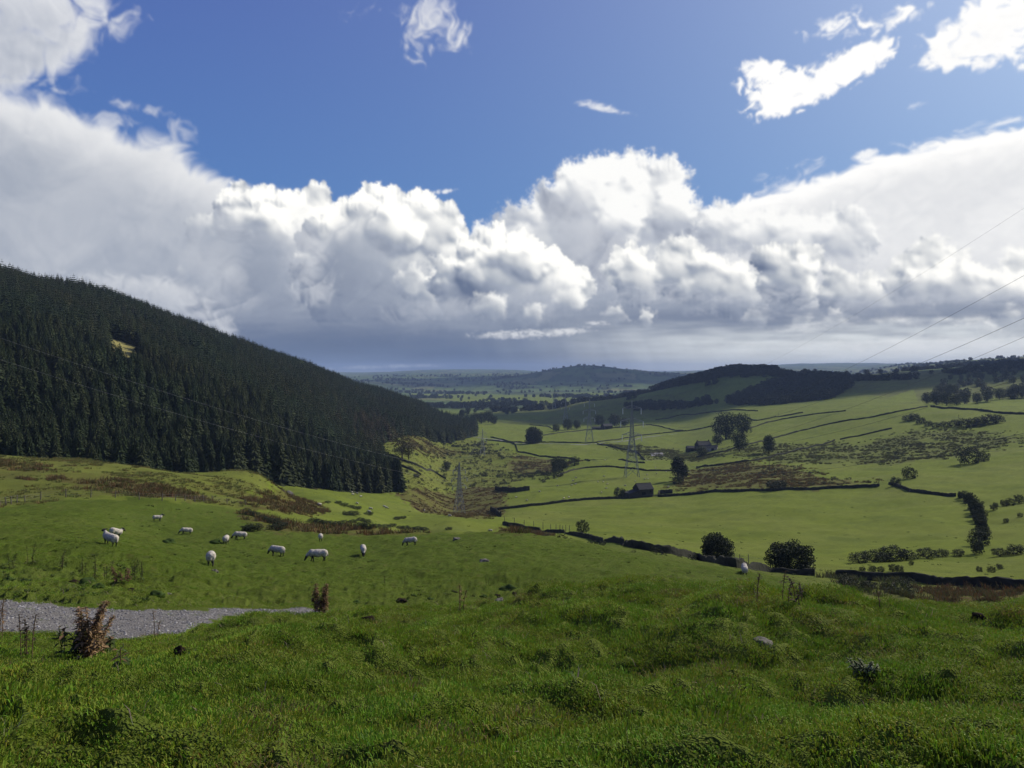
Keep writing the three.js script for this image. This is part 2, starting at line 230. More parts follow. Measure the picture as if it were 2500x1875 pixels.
// ---------------------------------------------------------------- terrain: levels surveyed along bearings from the camera
// each profile: bearing (as the column of the photograph where it stands) and the ground along it, [distance in m, row where it is seen] or [distance, , height over the eye]
const NEAR = {
  left: [[4, 1900], [7, 1738], [11, 1655], [16, 1600]],
  mid: [[4, 1872], [5.5, 1770], [8, 1652], [12, 1560], [16, 1508], [20, 1483], [25, 0, -7.9], [30, 0, -9.6], [36, 0, -11.0]],
  right: [[4, 1890], [5.5, 1785], [8, 1670], [12, 1572], [16, 1512], [20, 1484], [25, 0, -8.0], [31, 0, -9.8], [37, 0, -11.5], [50, 0, -15.4], [66, 0, -19.6], [80, 0, -23.2]],
};
const FAR = [[2200, 0, -98], [3000, 0, -103], [4000, 0, -106]];
const PROFILES = [
  [-230, [...NEAR.left, [19, 1550], [22, 1500], [26, 1462], [34, 1400], [44, 1338], [60, 1290], [80, 1255], [113, 1222], [130, 1205], [160, 1150], [190, 1100], [205, 1090], [240, 0, -27], [290, 0, -22], [350, 0, 0], [500, 0, 42], [600, 0, 60], [700, 0, 80], [780, 0, 90], [900, 0, 95], [1200, 0, 92], [3000, 0, 70], [14000, 0, 0]]],
  [0, [...NEAR.left, [19, 1550], [22, 1500], [26, 1462], [34, 1400], [44, 1340], [60, 1295], [80, 1262], [113, 1232], [130, 1215], [160, 1165], [190, 1120], [205, 1110], [240, 0, -30], [290, 0, -28], [350, 0, -11], [500, 0, 25], [600, 0, 43], [700, 0, 62], [760, 0, 70], [900, 0, 75], [1200, 0, 74], [3000, 0, 60], [14000, 0, 0]]],
  [200, [...NEAR.left, [19, 1550], [22, 1510], [26, 1468], [34, 1405], [44, 1332], [60, 1295], [80, 1268], [113, 1230], [130, 1208], [160, 1165], [185, 1128], [200, 1120], [240, 0, -31], [290, 0, -33], [350, 0, -18], [500, 0, 14], [700, 0, 51], [800, 0, 65], [950, 0, 70], [1300, 0, 70], [3000, 0, 40], [14000, 0, 0]]],
  [400, [[4, 1880], [7, 1715], [11, 1625], [16, 1568], [20, 1538], [23, 1503], [26, 1476], [34, 1415], [44, 1365], [57, 1335], [75, 1317], [90, 1298], [105, 1270], [120, 1240], [134, 1213], [150, 1190], [175, 1156], [190, 1146], [230, 0, -32], [290, 0, -38], [350, 0, -28], [500, 0, 0], [700, 0, 30], [850, 0, 46], [1000, 0, 50], [1400, 0, 50], [3000, 0, 0], [14000, 0, 0]]],
  [600, [[4, 1870], [5.5, 1772], [8, 1664], [12, 1578], [15, 1540], [18, 1506], [21, 0, -6.5], [25, 1500], [29, 1484], [36, 1432], [44, 1396], [57, 1356], [68, 1335], [77, 1318], [90, 1300], [105, 1283], [120, 1262], [140, 1240], [165, 1205], [185, 1172], [205, 1148], [240, 0, -36], [300, 0, -45], [360, 0, -40], [500, 0, -19], [700, 0, 0], [900, 0, 18], [1050, 0, 21], [1400, 0, 18], [3000, 0, -30], [14000, 0, -5]]],
  [750, [[4, 1868], [5.5, 1768], [8, 1658], [12, 1574], [16, 1530], [19, 1510], [24, 0, -7.5], [29, 1490], [36, 1442], [44, 1402], [57, 1366], [70, 1335], [85, 1311], [100, 1297], [120, 1284], [150, 1266], [180, 1254], [210, 1235], [250, 1212], [290, 1198], [320, 1194], [345, 1192], [400, 0, -52], [500, 0, -42], [700, 0, -22], [930, 0, -6], [1100, 0, -3], [1500, 0, -6], [3000, 0, -60], [5000, 0, -60], [8000, 918], [14000, 909]]],
  [900, [[4, 1866], [5.5, 1768], [8, 1656], [12, 1570], [16, 1524], [20, 1500], [25, 0, -7.8], [30, 0, -9.1], [36, 1453], [44, 1412], [57, 1375], [68, 1352], [80, 1325], [92, 1310], [100, 1305], [120, 0, -23], [150, 0, -31], [180, 1287], [220, 1262], [260, 1246], [300, 1232], [340, 1216], [385, 1200], [450, 0, -61], [600, 0, -60], [800, 0, -48], [1000, 0, -37], [1200, 0, -35], [1600, 0, -40], [2500, 0, -85], [4000, 0, -95], [5000, 933], [6500, 921], [9000, 914], [14000, 909]]],
  [1000, [[4, 1866], [5.5, 1768], [8, 1655], [12, 1566], [16, 1518], [20, 1493], [25, 0, -7.8], [30, 0, -9.2], [36, 0, -10.4], [44, 1413], [57, 1365], [68, 1340], [80, 1318], [90, 1308], [98, 1304], [130, 0, -28.5], [180, 0, -41], [240, 1281], [280, 1258], [320, 1240], [370, 1220], [400, 1205], [450, 1183], [520, 1150], [600, 1115], [680, 1085], [750, 1060], [900, 0, -56], [1050, 0, -52], [1300, 0, -54], [1700, 0, -70], ...FAR, [5000, 937], [6500, 919], [9000, 911], [12000, 905], [14000, 907]]],
  [1100, [[4, 1868], [5.5, 1768], [8, 1652], [12, 1562], [16, 1512], [20, 1486], [25, 0, -7.9], [30, 0, -9.4], [36, 0, -10.7], [44, 1412], [57, 1360], [70, 1330], [82, 1313], [95, 1304], [130, 0, -29], [180, 0, -41], [230, 1277], [270, 1261], [292, 1257], [340, 0, -67], [400, 1266], [450, 1236], [520, 1210], [600, 1180], [680, 1150], [760, 1120], [850, 1098], [950, 1072], [1050, 1054], [1150, 1040], [1300, 0, -81], [1700, 0, -92], ...FAR, [5000, 938], [6000, 920], [9000, 909], [12000, 902], [14000, 904]]],
  [1250, [...NEAR.mid, [45, 1405], [60, 1345], [80, 1310], [95, 1301], [130, 0, -29.5], [200, 0, -44], [260, 1276], [320, 1259], [385, 1241], [480, 1200], [540, 1181], [610, 1166], [700, 0, -88], [800, 1111], [900, 1090], [1000, 1075], [1200, 1049], [1400, 1031], [1700, 1013], ...FAR, [4700, 934], [5200, 917], [6000, 0, -40], [9000, 910], [12000, 903], [14000, 905]]],
  [1350, [...NEAR.mid, [45, 1410], [60, 1355], [80, 1322], [100, 1312], [112, 1308], [150, 0, -33], [200, 0, -42], [240, 1297], [300, 1270], [410, 1223], [480, 1192], [560, 1167], [600, 1158], [680, 0, -84], [800, 1112], [900, 1087], [1000, 1075], [1100, 1062], [1250, 1046], [1400, 1035], [1500, 1028], [1700, 1010], [1900, 997], [2000, 991], [2300, 0, -98], [3000, 0, -104], [4000, 0, -105], [4600, 936], [5200, 902], [6000, 0, -20], [14000, 909]]],
  [1430, [...NEAR.mid, [45, 1412], [60, 1358], [80, 1330], [100, 1330], [120, 1325], [150, 0, -33.5], [215, 1310], [260, 1287], [320, 1258], [415, 1218], [490, 1185], [560, 1162], [610, 1145], [640, 1142], [690, 1125], [760, 0, -86], [830, 1104], [920, 1087], [1000, 1075], [1100, 1062], [1250, 1045], [1400, 1033], [1500, 1022], [1700, 995], [1850, 982], [1950, 979], [2300, 0, -96], [3000, 0, -104], [4000, 0, -104], [4600, 932], [5200, 891], [6000, 0, -20], [14000, 909]]],
  [1500, [...NEAR.mid, [45, 1413], [60, 1364], [80, 1346], [100, 1344], [140, 1332], [190, 1322], [260, 1286], [340, 1246], [420, 1215], [500, 1181], [560, 1161], [620, 1140], [640, 1137], [675, 1129], [700, 1122], [760, 0, -86], [850, 1100], [950, 1083], [1100, 1062], [1250, 1044], [1350, 1035], [1450, 1025], [1600, 1000], [1750, 978], [1800, 974], [2000, 0, -75], [2500, 0, -95], [3300, 0, -104], [4000, 0, -104], [4600, 934], [5200, 897], [6000, 0, -20], [14000, 909]]],
  [1650, [...NEAR.mid, [45, 1424], [60, 1392], [80, 1372], [100, 1362], [130, 1356], [165, 1350], [230, 1310], [300, 1266], [415, 1209], [480, 1181], [560, 1159], [620, 1147], [700, 1128], [800, 1110], [900, 1092], [1000, 1075], [1100, 1060], [1250, 1041], [1350, 1031], [1450, 1019], [1550, 1000], [1650, 982], [1750, 960], [1850, 944], [1900, 942], [2100, 0, -46], [3000, 0, -98], [4000, 0, -100], [4700, 934], [5200, 912], [6500, 0, -30], [14000, 907]]],
  [1800, [[4, 1880], [5.5, 1775], [8, 1655], [12, 1558], [16, 1502], [20, 1474], [25, 0, -7.8], [31, 0, -9.3], [37, 1464], [45, 1432], [60, 1407], [66, 1400], [80, 1394], [100, 1391], [145, 1383], [200, 1340], [280, 1272], [340, 1229], [400, 1198], [480, 1165], [560, 1140], [650, 1115], [750, 1092], [850, 1070], [950, 1050], [1050, 1032], [1150, 1016], [1250, 1004], [1400, 986], [1500, 975], [1600, 955], [1700, 930], [1800, 912], [1850, 908], [2100, 0, -20], [3000, 0, -80], [5000, 0, -60], [8000, 906], [14000, 898]]],
  [1950, [[4, 1885], [5.5, 1780], [8, 1660], [12, 1562], [16, 1504], [20, 1476], [25, 0, -7.8], [31, 0, -9.4], [37, 1467], [50, 1442], [66, 1427], [80, 1419], [100, 1412], [135, 1400], [200, 1346], [280, 1272], [340, 1226], [390, 1194], [460, 1160], [540, 1135], [640, 1110], [750, 1085], [850, 1060], [950, 1036], [1050, 1016], [1150, 1001], [1250, 991], [1400, 978], [1550, 960], [1700, 935], [1800, 916], [1900, 912], [2300, 0, -25], [4000, 0, -70], [8000, 903], [14000, 888]]],
  [2100, [...NEAR.right, [100, 1440], [120, 1420], [129, 1408], [190, 1360], [270, 1283], [330, 1232], [396, 1187], [470, 1158], [550, 1132], [640, 1105], [740, 1075], [840, 1045], [920, 1018], [1000, 1002], [1080, 992], [1180, 984], [1280, 974], [1420, 960], [1600, 940], [1800, 925], [2000, 917], [2200, 915], [3000, 0, -40], [8000, 900], [12000, 889], [14000, 886]]],
  [2250, [...NEAR.right, [97, 1460], [105, 1450], [120, 1432], [127, 1418], [180, 1370], [250, 1298], [320, 1232], [365, 1197], [420, 1166], [500, 1135], [600, 1105], [700, 1072], [800, 1040], [900, 1010], [980, 994], [1060, 988], [1150, 983], [1270, 970], [1420, 955], [1600, 935], [1900, 912], [2100, 906], [2300, 903], [2800, 0, -6], [4000, 895], [8000, 888], [14000, 890]]],
  [2400, [...NEAR.right, [97, 1466], [107, 1454], [117, 1437], [125, 1424], [170, 1384], [230, 1318], [290, 1262], [340, 1216], [400, 1177], [470, 1143], [560, 1110], [660, 1076], [760, 1042], [850, 1012], [930, 998], [1000, 993], [1080, 989], [1200, 974], [1400, 950], [1600, 926], [1800, 907], [2000, 896], [2200, 891], [2600, 0, 10], [3500, 880], [4000, 879], [6000, 0, 30], [14000, 890]]],
  [2560, [...NEAR.right, [97, 1469], [107, 1457], [117, 1440], [124, 1426], [170, 1378], [230, 1310], [290, 1252], [340, 1210], [400, 1169], [470, 1133], [560, 1098], [660, 1062], [760, 1032], [850, 1012], [930, 1003], [1020, 993], [1200, 968], [1400, 940], [1600, 915], [1800, 895], [2000, 886], [2200, 882], [2600, 0, 18], [3500, 872], [4000, 871], [6000, 0, 40], [14000, 890]]],
  [2760, [...NEAR.right, [97, 1472], [107, 1460], [117, 1444], [124, 1430], [170, 1374], [230, 1304], [290, 1245], [340, 1203], [400, 1162], [470, 1126], [560, 1090], [660, 1055], [760, 1027], [850, 1009], [930, 1000], [1020, 989], [1200, 960], [1400, 930], [1600, 905], [1800, 885], [2000, 876], [2200, 872], [2600, 0, 28], [3500, 866], [4000, 866], [6000, 0, 50], [14000, 890]]],
];
const R0 = 0.9, R1 = 15000, LN0 = Math.log(R0), LN1 = Math.log(R1), NR = 960, NA = 640, A0 = sight(-230, 905).az, A1 = sight(2760, 905).az;
const LEVELS = new Float32Array(NR * NA);       // slope (height over distance) seen from the camera's stand, by bearing and log of distance
{
  function pchip(xs, ys) {
    const n = xs.length, h = [], d = [], m = new Array(n).fill(0);
    for (let i = 0; i < n - 1; i++) { h[i] = xs[i + 1] - xs[i]; d[i] = (ys[i + 1] - ys[i]) / h[i]; }
    m[0] = d[0]; m[n - 1] = d[n - 2];
    for (let i = 1; i < n - 1; i++) if (d[i - 1] * d[i] > 0) { const w1 = 2 * h[i] + h[i - 1], w2 = h[i] + 2 * h[i - 1]; m[i] = (w1 + w2) / (w1 / d[i - 1] + w2 / d[i]); }
    let k = 0;
    return (x) => {
      if (x <= xs[0]) return ys[0]; if (x >= xs[n - 1]) return ys[n - 1];
      if (x < xs[k]) k = 0;
      while (x > xs[k + 1]) k++;
      const t = (x - xs[k]) / h[k], t2 = t * t, t3 = t2 * t;
      return (2 * t3 - 3 * t2 + 1) * ys[k] + (t3 - 2 * t2 + t) * h[k] * m[k] + (-2 * t3 + 3 * t2) * ys[k + 1] + (t3 - t2) * h[k] * m[k + 1];
    };
  }
  const bearings = PROFILES.map(([px]) => sight(px, 905).az), along = PROFILES.map(([px, list]) => {
    const pts = [[R0, -EYE / R0], [2, -1.75 / 2], ...list.map(([r, y, h]) => [r, h !== undefined ? h / r : sight(px, y).slope])];
    const f = pchip(pts.map((p) => Math.log(p[0])), pts.map((p) => p[1] * p[0]));       // heights vary smoothly with log distance
    const row = new Float32Array(NR);
    for (let j = 0; j < NR; j++) { const l = lerp(LN0, LN1, j / (NR - 1)); row[j] = f(l) / Math.exp(l); }
    return row;
  });
  for (let j = 0; j < NR; j++) {
    const f = pchip(bearings, along.map((r) => r[j]));
    for (let i = 0; i < NA; i++) LEVELS[j * NA + i] = f(lerp(A0, A1, i / (NA - 1)));
  }
  // ease the joins between the profiles
  const tmp = new Float32Array(NR * NA);
  for (let pass = 0; pass < 2; pass++) {
    for (let j = 0; j < NR; j++) for (let i = 0; i < NA; i++) { let s = 0, w = 0; for (let k = -7; k <= 7; k++) { const q = 1 / (1 + k * k / 10), ii = clamp(i + k, 0, NA - 1); s += q * LEVELS[j * NA + ii]; w += q; } tmp[j * NA + i] = s / w; }
    for (let j = 0; j < NR; j++) for (let i = 0; i < NA; i++) { let s = 0, w = 0; for (let k = -2; k <= 2; k++) { const q = 1 / (1 + k * k / 2), jj = clamp(j + k, 0, NR - 1); s += q * tmp[jj * NA + i]; w += q; } LEVELS[j * NA + i] = s / w; }
  }
}
function level(az, r) {                          // smooth ground slope at a bearing and distance
  const l = clamp((Math.log(Math.max(r, R0)) - LN0) / (LN1 - LN0), 0, 1) * (NR - 1.001), a = clamp((az - A0) / (A1 - A0), 0, 1) * (NA - 1.001);
  const j = Math.floor(l), i = Math.floor(a), fj = l - j, fi = a - i, k = j * NA + i;
  return lerp(lerp(LEVELS[k], LEVELS[k + 1], fi), lerp(LEVELS[k + NA], LEVELS[k + NA + 1], fi), fj);
}
// hoof-trodden hollows, 0 to 1
const trodden = (x, z) => { const p = n2b(x * 0.8 + 12, z), q = n2(x * 1.9 - 4, z * 2.2); return ss(0.3, 0.58, p) * (0.65 + 0.35 * q) + 0.55 * ss(0.42, 0.64, q); };
// rounded mounds of the near knoll: x, z, radius, height
const MOUNDS = [[1720, 13.5, 5.2, 0.62], [1420, 15, 3.4, 0.3], [900, 9.5, 2.8, 0.3], [1180, 8.5, 2.6, -0.22], [2150, 10, 3.6, 0.28], [300, 9, 2.2, 0.2], [1900, 7.2, 2, -0.16], [640, 6.6, 1.6, -0.16], [1500, 6.2, 1.7, 0.16]].map(([px, r, w, h]) => { const { az } = sight(px, 905); return [Math.sin(az) * r, -Math.cos(az) * r, w, h]; });
let levelled = null;                              // the gravel track, once it is laid out, is rolled flat
// small forms of the ground: hummocks near by, swells farther off
function relief(x, z, r) {
  let h = 0;
  if (levelled && r > 12 && r < 45 && levelled(x, z)) return 0.05 * fbm(x * 0.42, z * 0.42, 3, 0.55) - 0.03;
  if (r < 160) {
    const near = ss(160, 70, r) * ss(0.6, 3, r);
    h += near * (0.19 * fbm(x * 0.42, z * 0.42, 3, 0.55) + 0.07 * billow(x * 0.95 + 3, z * 0.95, 2) * ss(60, 25, r) + 0.26 * Math.max(0, fbm(x * 0.23 + 40, z * 0.23, 2)));
    if (r < 24) for (const [mx, mz, w, up] of MOUNDS) { const d = ((x - mx) ** 2 + (z - mz) ** 2) / (w * w); if (d < 1) h += up * (1 - d) ** 2; }
    if (r < 60) {                                // hoof-trodden hollows with steep lips
      h -= ss(60, 30, r) * (0.13 * trodden(x, z) - 0.035 * n2b(x * 3.1, z * 3.1));
    }
  }
  if (r > 25) {
    const w = ss(25, 120, r);
    h += w * (0.5 * fbm(x * 0.045, z * 0.045, 3) * ss(2500, 600, r) + 1.3 * fbm(x * 0.012 + 5, z * 0.012, 3) * ss(60, 350, r));
    h += ss(1500, 4000, r) * 11 * fbm(x * 0.0012, z * 0.0012 + 9, 4);
  }
  return h;
}
function groundAt(x, z) {
  const r = Math.hypot(x, z), az = Math.atan2(x, -z);
  let h = level(az, r) * Math.max(r, R0);
  const out = ss(0.66, 2.2, Math.abs(az));
  if (out > 0) {                                  // round the sides and behind: the hillside the camera stands on
    const back = -EYE + 0.16 * Math.min(r, 60) + 26 * ss(60, 400, r) + 20 * ss(400, 3000, r);
    h = lerp(h, back, out);
  }
  const d = Math.hypot(x + 262, z + 128) / 128;       // the hill goes on rising beyond the left of the view
  if (d < 1) h += 62 * Math.pow(1 - d * d, 2);
  return EYE + h + relief(x, z, r);
}
const hilltop = (x, z) => new THREE.Vector3(x, groundAt(x, z), z);
// where a line of sight first meets the ground; [from, to] keeps to one slope where several lie behind each other
function spot(px, py, from = 3, to = 14000) {
  const { az, slope } = sight(px, py), sx = Math.sin(az), sz = -Math.cos(az);
  let r = from, last = from;
  const over = (q) => (groundAt(sx * q, sz * q) - EYE) / q - slope;
  while (r < to && over(r) < 0) { last = r; r *= 1.006; }
  if (r >= to) return hilltop(sx * to, sz * to);
  for (let k = 0; k < 14; k++) { const m = (last + r) / 2; if (over(m) < 0) last = m; else r = m; }
  return hilltop(sx * r, sz * r);
}
// the same bearing at a known distance
function stand(px, r) { const { az } = sight(px, 905); return hilltop(Math.sin(az) * r, -Math.cos(az) * r); }

// ---------------------------------------------------------------- naming
const taken = new Map();
function numbered(name) { const n = taken.get(name) ?? 0; taken.set(name, n + 1); return n ? `${name}_${String(n).padStart(3, '0')}` : name; }
function tag(o, label, category, group, kind) {
  if (label) o.userData.label = label;
  if (category) o.userData.category = category;
  if (group) o.userData.group = group;
  if (kind) o.userData.kind = kind;
  return o;
}
function shadows(o) { o.traverse((m) => { if (m.isMesh) { m.castShadow = true; m.receiveShadow = true; } }); return o; }
function thing(name, label, category, pos, turn = 0, group) {
  const o = new THREE.Group();
  o.name = numbered(name);
  if (pos) o.position.copy(pos);
  o.rotation.y = turn;
  scene.add(o);
  return tag(o, label, category, group);
}
function part(name, geometry, material, parent) { const m = new THREE.Mesh(geometry, material); m.name = name; m.castShadow = m.receiveShadow = true; parent.add(m); return m; }
function solo(name, geometry, material, label, category, group) { const m = part(numbered(name), geometry, material, scene); return tag(m, label, category, group); }
function structure(name, geometry, material) { const m = part(numbered(name), geometry, material, scene); m.userData.kind = 'structure'; return m; }
const again = (root, pos, turn, label, group, size = 1) => { const c = root.clone(); c.name = numbered(root.name.replace(/_\d{3}$/, '')); c.position.copy(pos); c.rotation.y = turn; c.scale.setScalar(size); scene.add(c); c.userData = { ...root.userData, label: label ?? root.userData.label }; if (group) c.userData.group = group; return c; };

// geometry from plain lists
class Faces {
  constructor() { this.p = []; this.c = []; this.i = []; }
  vert(x, y, z, c) { this.p.push(x, y, z); if (c) this.c.push(c[0], c[1], c[2]); return this.p.length / 3 - 1; }
  tri(a, b, c) { this.i.push(a, b, c); }
  quad(a, b, c, d) { this.i.push(a, b, c, a, c, d); }
  build(flat = false) {
    let g = new THREE.BufferGeometry();
    g.setAttribute('position', new THREE.Float32BufferAttribute(this.p, 3));
    if (this.c.length) g.setAttribute('color', new THREE.Float32BufferAttribute(this.c, 3));
    g.setIndex(this.i);
    if (flat) g = g.toNonIndexed();
    g.computeVertexNormals();
    return g;
  }
}
const std = (r, g, b, rough = 0.9, more = {}) => new THREE.MeshPhysicalMaterial({ specularIntensity: rough > 0.85 ? 0.25 : 0.7, color: new THREE.Color().setRGB(r, g, b), roughness: rough, ...more });
function noiseTexture(size, f, srgb = false) {
  const d = new Uint8Array(size * size * 4);
  for (let j = 0; j < size; j++) for (let i = 0; i < size; i++) { const v = f(i / size, j / size, i, j), o = (j * size + i) * 4; for (let c = 0; c < 3; c++) d[o + c] = clamp(Math.round((Array.isArray(v) ? v[c] : v) * 255), 0, 255); d[o + 3] = 255; }
  const t = new THREE.DataTexture(d, size, size);
  t.wrapS = t.wrapT = THREE.RepeatWrapping; t.magFilter = THREE.LinearFilter; t.needsUpdate = true;
  if (srgb) t.colorSpace = THREE.SRGBColorSpace;
  return t;
}
// noise that closes on itself over the unit square
function tiled(u, v, f, seed = 0) {
  const a = u * Math.PI * 2, b = v * Math.PI * 2;
  return n3(Math.cos(a) * f + seed, Math.sin(a) * f + Math.cos(b) * f * 1.31, Math.sin(b) * f * 1.31 - seed);
}

// ---------------------------------------------------------------- what grows where
const region = (pts, from, to) => {
  const q = pts.map(([x, y, r]) => r ? stand(x, r) : spot(x, y, from, to)), xs = q.map((p) => p.x), zs = q.map((p) => p.z);
  return { q, x0: Math.min(...xs) - 12, x1: Math.max(...xs) + 12, z0: Math.min(...zs) - 12, z1: Math.max(...zs) + 12 };
};
function inside({ q, x0, x1, z0, z1 }, x, z) {
  if (x < x0 || x > x1 || z < z0 || z > z1) return false;
  let c = false;
  for (let i = 0, j = q.length - 1; i < q.length; j = i++) { const a = q[i], b = q[j]; if ((a.z > z) !== (b.z > z) && x < (b.x - a.x) * (z - a.z) / (b.z - a.z) + a.x) c = !c; }
  return c;
}
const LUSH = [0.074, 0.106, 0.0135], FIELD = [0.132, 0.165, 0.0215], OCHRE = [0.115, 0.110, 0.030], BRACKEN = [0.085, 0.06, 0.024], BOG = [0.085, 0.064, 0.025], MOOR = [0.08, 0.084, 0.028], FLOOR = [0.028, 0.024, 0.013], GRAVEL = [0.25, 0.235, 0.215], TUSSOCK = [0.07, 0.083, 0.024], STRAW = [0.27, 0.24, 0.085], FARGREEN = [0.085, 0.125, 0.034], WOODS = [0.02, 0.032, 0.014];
const FOREST = region([[-230, 0, 252], [0, 0, 258], [200, 0, 266], [400, 0, 286], [600, 0, 322], [750, 0, 346], [900, 0, 386], [975, 0, 405], [965, 0, 470], [915, 1092], [985, 1064], [1063, 1078], [1110, 1078], [1165, 1064], [1160, 0, 1260], [900, 0, 1280], [600, 0, 1180], [300, 0, 1080], [0, 0, 1000], [-230, 0, 1000]]);
const CLEARING = region([[262, 822], [300, 833], [338, 848], [354, 930], [262, 912]], 300);
const TRACK = region([[-260, 1455], [0, 1458], [170, 1462], [330, 1472], [500, 1477], [560, 0, 28.5], [640, 0, 29], [700, 0, 29.4], [760, 0, 29.8], [865, 0, 30.3], [850, 0, 28.4], [700, 0, 26.8], [600, 0, 25.6], [540, 0, 24.2], [460, 1535], [390, 1547], [330, 1551], [250, 1542], [130, 1538], [0, 1536], [-260, 1545]], 12, 40);
const PASTURE = region([[-230, 1240], [0, 1238], [162, 1216], [320, 1219], [480, 1228], [600, 1246], [680, 1303], [885, 1308], [1040, 1304], [1215, 0, 110], [1345, 0, 200], [1503, 0, 180], [1702, 0, 150], [1883, 0, 134], [1989, 0, 120], [2070, 0, 92], [2250, 0, 70], [2560, 0, 64], [2760, 0, 60]], 60, 260);
PASTURE.q.push({ x: 160, z: 40 }, { x: 60, z: 160 }, { x: -160, z: 120 }); PASTURE.x1 = Math.max(PASTURE.x1, 172); PASTURE.z1 = 172;
levelled = (x, z) => inside(TRACK, x, z) || inside(TRACK, x + 0.7, z + 0.7) || inside(TRACK, x - 0.7, z - 0.7) || inside(TRACK, x - 0.7, z + 0.7) || inside(TRACK, x + 0.7, z - 0.7);
const COVER = [       // [colour, region, wander of the edge in m, how full]
  [OCHRE, region([[-230, 1235], [0, 1236], [150, 1216], [480, 1226], [590, 1232], [640, 1205], [700, 1200], [690, 0, 235], [600, 0, 240], [400, 0, 225], [200, 0, 240], [-230, 0, 240]], 90, 260), 5, 0.75],
  [BRACKEN, region([[110, 1158], [230, 1155], [350, 1184], [475, 1203], [500, 1222], [430, 1218], [320, 1207], [180, 1186]], 90, 240), 4, 0.85],
  [BRACKEN, region([[-100, 1128], [60, 1130], [120, 1150], [60, 1172], [-100, 1165]], 90, 240), 6, 0.5],
  [BRACKEN, region([[585, 1216], [650, 1209], [716, 1211], [802, 1243], [774, 1256], [680, 1250], [600, 1243]], 120, 260), 3.5, 0.9],
  [BOG, region([[590, 1246], [690, 1272], [774, 1284], [900, 1288], [1043, 1294], [1050, 1302], [885, 1307], [680, 1302], [600, 1262]], 80, 240), 4, 0.85],
  [OCHRE, region([[930, 1092], [985, 1062], [1063, 1080], [1160, 1070], [1260, 1110], [1300, 1160], [1215, 1190], [1120, 1188], [1030, 1195], [985, 1190]], 300, 1000), 12, 0.55],
  [BOG, region([[962, 1208], [1034, 1192], [1121, 1187], [1240, 1188], [1225, 1255], [1160, 1275], [1092, 1258], [990, 1222]], 250, 560), 6, 0.92],
  [BRACKEN, region([[985, 1060], [1063, 1084], [1135, 1104], [1100, 1112], [1028, 1107], [965, 1088]], 500, 1000), 8, 0.75],
  [BOG, region([[1264, 1108], [1430, 1124], [1380, 1140], [1342, 1155], [1290, 1158], [1240, 1140]], 560, 900), 8, 0.8],
  [MOOR, region([[1458, 1083], [1574, 1120], [1700, 1128], [1760, 1112], [1640, 1098], [1540, 1088]], 600, 1100), 10, 0.6],
  [BOG, region([[1668, 1150], [1808, 1128], [1953, 1140], [1990, 1163], [2145, 1182], [1953, 1192], [1700, 1201], [1650, 1190]], 380, 800), 16, 0.8],
  [MOOR, region([[1740, 1105], [1880, 1085], [2040, 1080], [2062, 1093], [2242, 1050], [2423, 1057], [2495, 1075], [2315, 1115], [2206, 1132], [2062, 1132], [1900, 1130]], 380, 1100), 22, 0.7],
  [BRACKEN, region([[2225, 1434], [2340, 1428], [2520, 1430], [2520, 1475], [2350, 1470], [2227, 1466]], 60, 130), 3, 0.9],
  [MOOR, region([[1990, 1405], [2062, 1408], [2236, 1424], [2222, 1462], [2150, 1466], [2060, 1440]], 60, 150), 3, 0.85],
  [BRACKEN, region([[1215, 1285], [1290, 1293], [1340, 1303], [1280, 1306], [1215, 1300]], 80, 240), 3, 0.7],
  [MOOR, region([[1880, 935], [2060, 912], [2250, 905], [2560, 890], [2560, 985], [2250, 982], [2090, 960]], 1150, 2600), 30, 0.75],
  [MOOR, region([[1180, 1030], [1340, 1018], [1500, 980], [1640, 960], [1760, 1000], [1600, 1018], [1500, 1030], [1350, 1036]], 1150, 2200), 25, 0.6],
];
const PAINTED_SUN = [region([[2170, 970], [2230, 950], [2242, 980], [2190, 982]], 1000, 2000), region([[2360, 985], [2430, 972], [2560, 978], [2560, 992], [2400, 992]], 900, 2000), region([[1160, 950, 2400], [1400, 950, 2400], [1500, 950, 3600], [1000, 950, 3600]])];  // sunlit patches of the far ground, the sunshine put into their colour
function field(x, z) {                            // far patchwork: colour of the field that a point lies in, and how near its hedge is
  const a = 0.5, u = (x * Math.cos(a) + z * Math.sin(a)) / 230 + 0.35 * n2(x / 500, z / 500), v = (-x * Math.sin(a) + z * Math.cos(a)) / 150 + 0.35 * n2b(x / 500, z / 500);
  let best = 9, next = 9, id = 0;
  for (let j = -1; j <= 1; j++) for (let i = -1; i <= 1; i++) {
    const cu = Math.floor(u) + i, cv = Math.floor(v) + j, h = Math.abs(Math.sin(cu * 127.1 + cv * 311.7) * 43758.5453) % 1, k = Math.abs(Math.sin(cu * 269.5 + cv * 183.3) * 43758.5453) % 1;
    const d = Math.hypot(cu + 0.2 + 0.6 * h - u, cv + 0.2 + 0.6 * k - v);
    if (d < best) { next = best; best = d; id = h; } else if (d < next) next = d;
  }
  return { id, edge: next - best };
}
